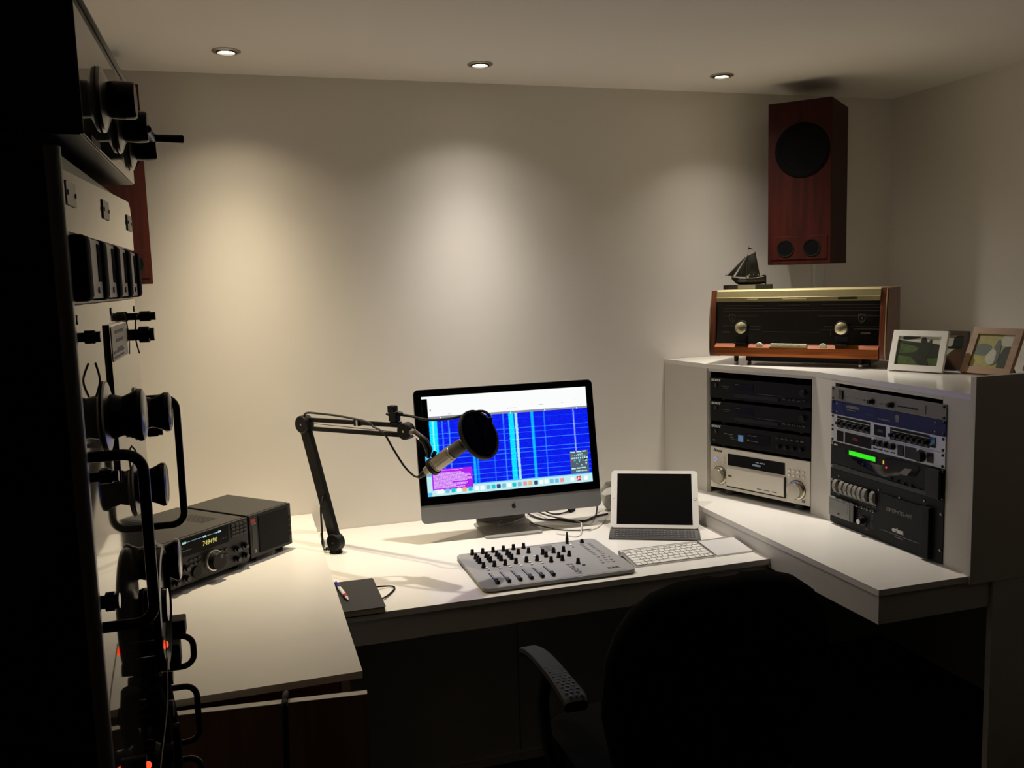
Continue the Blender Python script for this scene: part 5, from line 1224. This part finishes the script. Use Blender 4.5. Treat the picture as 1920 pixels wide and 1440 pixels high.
def big_knob(y, z, r, h, skirt):
    k = obj('control_knob', B().lathe([(r*0.84, 0.006), (r*0.80, h*0.30), (r*0.74, h*0.45), (r*0.86, h*0.66), (r*1.0, h*0.84), (r*0.97, h*0.95), (r*0.80, h*1.0), (0, h*1.0)], (0, y, z), (1, 0, 0), 32), M['bake'], RK)
    obj('pointer_skirt', B().lathe([(skirt, 0.0012), (skirt*0.95, 0.003), (r*0.86, 0.0056), (0, 0.0058)], (0, y, z), (1, 0, 0), 36), M['steel'], k)
big_knob(0.155, 1.517, 0.0265, 0.037, 0.036)
big_knob(0.405, 1.486, 0.0255, 0.042, 0.034)
big_knob(0.335, 1.407, 0.0265, 0.037, 0.036)
big_knob(0.455, 1.277, 0.0285, 0.036, 0.036)
hw = obj('dial_wheel', B().lathe([(0.010, 0.010), (0.060, 0.013), (0.0735, 0.015), (0.0755, 0.019), (0.0735, 0.0235), (0.067, 0.0245), (0.062, 0.0185), (0.022, 0.0165), (0.020, 0.026), (0.0, 0.027)], (0, 0.345, 1.253), (1, 0, 0), 48), M['bake'], RK)
obj('dial_hub', B().lathe([(0.024, 0.0005), (0.022, 0.006), (0.012, 0.0075), (0.012, 0.0098), (0, 0.0098)], (0, 0.345, 1.253), (1, 0, 0), 32), M['bake'], hw)
obj('bow_wire', B().tube([(0.003, 0.305, 1.462), (0.008, 0.313, 1.445), (0.003, 0.320, 1.385)], 0.001, 6, 5).tube([(0.003, 0.10, 1.575), (0.007, 0.09, 1.56), (0.003, 0.088, 1.545)], 0.001, 6, 5), M['cable'], RK)
def handle(y, z0, z1, d, r, name='handle', m=None):
    c_ = 0.016
    pts = [(0, y, z1)]
    pts += [(d-c_+c_*math.sin(rad(a)), y, z1-c_+c_*math.cos(rad(a))) for a in range(0, 91, 15)]
    pts += [(d-c_+c_*math.cos(rad(a)), y, z0+c_-c_*math.sin(rad(a))) for a in range(0, 91, 15)]
    pts += [(0, y, z0)]
    return obj(name, B().tube(pts, r, 12), m or M['bake'], RK)
handle(0.043, 1.342, 1.497, 0.043, 0.0050)
handle(0.457, 1.325, 1.498, 0.0445, 0.0048)
M['copper'] = mat('worn_brown_steel', (60, 42, 30), 0.3, 0.6)
handle(0.462, 1.122, 1.166, 0.043, 0.0042, m=M['copper'])
handle(0.462, 1.012, 1.093, 0.043, 0.0042, m=M['copper'])
handle(0.462, 0.908, 0.987, 0.042, 0.0042, m=M['bake'])
bx = obj('relay_box', B().box((0.018, 0.450, 1.186), (0.037, 0.028, 0.022), 0.002), M['blk_crackle'], RK)
obj('relay_box', B().box((0.014, 0.446, 1.150), (0.028, 0.026, 0.030), 0.002), M['blk_crackle'], RK)
M['lamp_red'] = glow('glowing_red_lamp', (255, 74, 34), 1.7)
lp = obj('pilot_lamp', B().cyl((0.0, 0.285, 1.225), (0.020, 0.285, 1.225), 0.0075).ring([(0.0055, 0.020), (0.0075, 0.020), (0.0075, 0.023), (0.0055, 0.023)], (0, 0.285, 1.225), (1, 0, 0), 20), M['blk_satin'], RK)
obj('lens', B().sphere((0.0235, 0.285, 1.225), 0.0052, 16), M['lamp_red'], lp)
lp = obj('pilot_lamp', B().cyl((0.0, 0.150, 1.155), (0.012, 0.150, 1.155), 0.007), M['blk_satin'], RK)
obj('lens', B().sphere((0.0125, 0.150, 1.150), 0.0042, 16), M['lamp_red'], lp)
for k, (y, z, r, h) in enumerate(((0.300, 1.195, 0.012, 0.026), (0.275, 1.15, 0.016, 0.030), (0.340, 1.16, 0.013, 0.026), (0.24, 1.115, 0.017, 0.030), (0.32, 1.10, 0.015, 0.03))):
    obj('switch_knob', B().lathe([(r, 0), (r, h*0.4), (r*0.7, h*0.55), (r*0.62, h), (0, h)], (0, y, z), (1, 0, 0), 18), M['bake'], RK)
obj('cable_loom', B().tube([(0.012, 0.25, 1.19), (0.018, 0.262, 1.14), (0.016, 0.27, 1.09), (0.020, 0.26, 1.03), (0.014, 0.27, 0.88)], 0.010, 10, 6).tube([(0.010, 0.36, 1.165), (0.018, 0.35, 1.11), (0.020, 0.36, 1.05), (0.014, 0.35, 0.9)], 0.008, 10, 6), M['rubber'], RK)
obj('thin_wire', B().tube([(0.026, 0.285, 1.234), (0.030, 0.22, 1.19), (0.026, 0.14, 1.15), (0.020, 0.05, 1.10)], 0.0007, 6, 6), M['wcable'], RK)
# metal box on the rack
TU = thing('tuner_box', 'black metal tuner box with large knobs and a crank, on top of the equipment rack', 'radio unit', (-0.112, 0.80, 1.7582))
obj('case', B().span((-0.42, 0.0, 0.009), (-0.002, 0.368, 0.121), 0.001), M['rk_cab'], TU)
obj('front_panel', B().span((-0.0018, 0.0015, 0.010), (0.0, 0.3665, 0.1195), 0.0006), M['rk_panel'], TU)
obj('hood_edge', B().span((-0.02, 0.0, 0.1205), (0.004, 0.369, 0.1225), 0.0006), M['rk_cab'], TU)
for x in (-0.38, -0.10):
    for y in (0.05, 0.32): obj('foot', B().cyl((x, y, 0), (x, y, 0.0095), 0.010), M['rubber'], TU)
for y, z, r in ((0.115, 0.059, 0.0175), (0.228, 0.054, 0.0165), (0.330, 0.049, 0.0165)):
    k = obj('tuning_knob', B().lathe([(r*0.95, 0.008), (r, 0.020), (r*0.97, 0.029), (r*0.9, 0.031), (0, 0.031)], (0, y, z), (1, 0, 0), 28), M['bake'], TU)
    obj('knob_skirt', B().lathe([(r*1.7, 0.001), (r*1.65, 0.0035), (r*1.05, 0.0078), (0, 0.0079)], (0, y, z), (1, 0, 0), 36), M['steel'], k)
cr = obj('crank', B().cyl((0.030, 0.228, 0.052), (0.033, 0.255, 0.047), 0.0042).cyl((0.033, 0.255, 0.047), (0.064, 0.262, 0.0475), 0.0042, 0.0046, 14, 0.001), M['bake'], TU)
obj('panel_slot', B().box((0.0005, 0.06, 0.012), (0.001, 0.05, 0.005)), M['blk'], TU)

# ------------------------------------------------------------------ office chair with its back to the camera
CH = thing('office_chair', 'black office chair pushed up to the desk with its back to the camera', 'chair', (0.925, 1.84, -0.0), 0)
def blob(name, secs, m):
    """closed shape through rounded cross sections: (z, y centre, half width, half depth)"""
    b = B(); rings = []
    N = 28
    for z, y, hx, hy in secs:
        ring = []
        for k in range(N):
            a = 2*PI*k/N; ca, sa = math.cos(a), math.sin(a)
            ring.append(b.bm.verts.new((hx*math.copysign(abs(ca)**0.6, ca), y + hy*math.copysign(abs(sa)**0.6, sa) - 0.06*(1-abs(ca)**2)*0.4, z)))
        rings.append(ring)
    for a, c in zip(rings, rings[1:]):
        for k in range(N): b.bm.faces.new((a[k], a[(k+1) % N], c[(k+1) % N], c[k]))
    b.bm.faces.new(rings[0]); b.bm.faces.new(list(reversed(rings[-1])))
    return obj(name, b, m, CH, sharp=60)
blob('backrest', [(0.56, -0.24, 0.10, 0.02), (0.57, -0.24, 0.19, 0.035), (0.63, -0.245, 0.245, 0.042), (0.74, -0.25, 0.268, 0.045), (0.86, -0.258, 0.262, 0.045), (0.92, -0.266, 0.242, 0.043), (0.965, -0.272, 0.212, 0.040), (0.998, -0.276, 0.165, 0.036), (1.014, -0.277, 0.11, 0.030), (1.022, -0.278, 0.04, 0.012)], M['fabric'])
b = B().prism(rrect(0.50, 0.47, 0.09, 7, 0, 0.0), 0.435, 0.515, 'xy', 0.022)
obj('seat', b, M['fabric'], CH)
obj('back_support', B().box((0, -0.255, 0.50), (0.09, 0.03, 0.28), 0.01).box((0, -0.14, 0.405), (0.09, 0.25, 0.03), 0.008), M['blk'], CH)
M['armpad'] = mat('black_ribbed_armrest', (44, 43, 41), 0.7, spec=0.3)
for s in (-1, 1):
    x = 0.265*s
    path = [(x+0.006*s, 0.255, 0.682), (x, 0.215, 0.697), (x-0.004*s, 0.14, 0.705), (x-0.006*s, 0.03, 0.704), (x-0.006*s, -0.06, 0.699), (x-0.004*s, -0.085, 0.690)]
    wd = [0.018, 0.024, 0.026, 0.027, 0.030, 0.029]
    b = B(); R = []
    cp_ = catmull(path, 5); wds = [w_[0] for w_ in catmull([(w, 0, 0) for w in wd], 5)]
    for p, w in zip(cp_, wds):
        R.append([b.bm.verts.new(p + Vector((a*w, 0, c))) for a, c in ((-1, -0.004), (-0.92, 0.006), (-0.6, 0.010), (0.6, 0.010), (0.92, 0.006), (1, -0.004), (0.8, -0.014), (-0.8, -0.014))])
    for a, c in zip(R, R[1:]):
        for k in range(8): b.bm.faces.new((a[k], a[(k+1) % 8], c[(k+1) % 8], c[k]))
    b.bm.faces.new(R[0]); b.bm.faces.new(list(reversed(R[-1])))
    ar = obj('armrest', b, M['armpad'], CH)
    b = B()
    for r_ in range(12):
        for c_ in range(3):
            b.lathe([(0, 0.0103), (0.0040, 0.0104), (0.0040, 0.0108), (0, 0.0109)], (x-0.006*s+(c_-1)*0.0135 + (0.003 if r_ % 2 else -0.003), 0.075-0.0135*r_, 0.7045-0.0002*r_ if r_ < 7 else 0.7032-0.0008*(r_-7)), seg=10)
    obj('dimples', b, M['blk'], ar)
    obj('arm_bracket', B().tube([(x, 0.10, 0.692), (x+0.012*s, 0.10, 0.60), (x+0.004*s, 0.05, 0.47), (x-0.06*s, 0.03, 0.425), (0.12*s, 0.02, 0.42)], 0.015, 10, 5), M['blk'], CH)
obj('seat_plate', B().box((0, 0, 0.418), (0.30, 0.26, 0.030), 0.006), M['blk'], CH)
obj('gas_column', B().cyl((0, 0, 0.10), (0, 0, 0.405), 0.027, 0.022), M['blk'], CH)
for k in range(5):
    a = rad(90+72*k); c_, s_ = math.cos(a), math.sin(a)
    lg = obj('base_leg', B().tube([(0.02*c_, 0.02*s_, 0.115), (0.15*c_, 0.15*s_, 0.095), (0.29*c_, 0.29*s_, 0.070)], [0.024, 0.020, 0.014], 10), M['blk'], CH)
    cs = obj('caster', B().cyl((0.30*c_-0.022*s_, 0.30*s_+0.022*c_, 0.0285), (0.30*c_+0.022*s_, 0.30*s_-0.022*c_, 0.0285), 0.028, bev=0.004), M['blk'], lg)

# ------------------------------------------------------------------ camera, world, view
w = bpy.data.worlds.new('night'); SC.world = w; w.use_nodes = True
w.node_tree.nodes['Background'].inputs[0].default_value = (0.02, 0.018, 0.016, 1); w.node_tree.nodes['Background'].inputs[1].default_value = 0.0
cd = bpy.data.cameras.new('camera'); cam = bpy.data.objects.new('camera', cd); COL.objects.link(cam)
cd.sensor_width = 36.0; cd.lens = 1650.0/1920.0*36.0; cd.clip_start = 0.02; cd.clip_end = 50
right = Vector((0.95501666, -0.2950886, -0.02942629)); up = Vector((0.06255533, 0.1034637, 0.99266414)); fw = Vector((0.28987931, 0.94985156, -0.11726892))
cam.matrix_world = Matrix(((right.x, up.x, -fw.x, 0.0), (right.y, up.y, -fw.y, 0.0), (right.z, up.z, -fw.z, 1.64), (0, 0, 0, 1)))
SC.camera = cam
vs = SC.view_settings
vs.view_transform = 'Standard'; vs.look = 'None'; vs.gamma = 1.0; vs.exposure = 0.0; vs.use_curve_mapping = False
SC.cycles.max_bounces = 10; SC.cycles.diffuse_bounces = 6; SC.cycles.glossy_bounces = 5
SC.cycles.use_denoising = True
SC.cycles.sample_clamp_indirect = 4.0
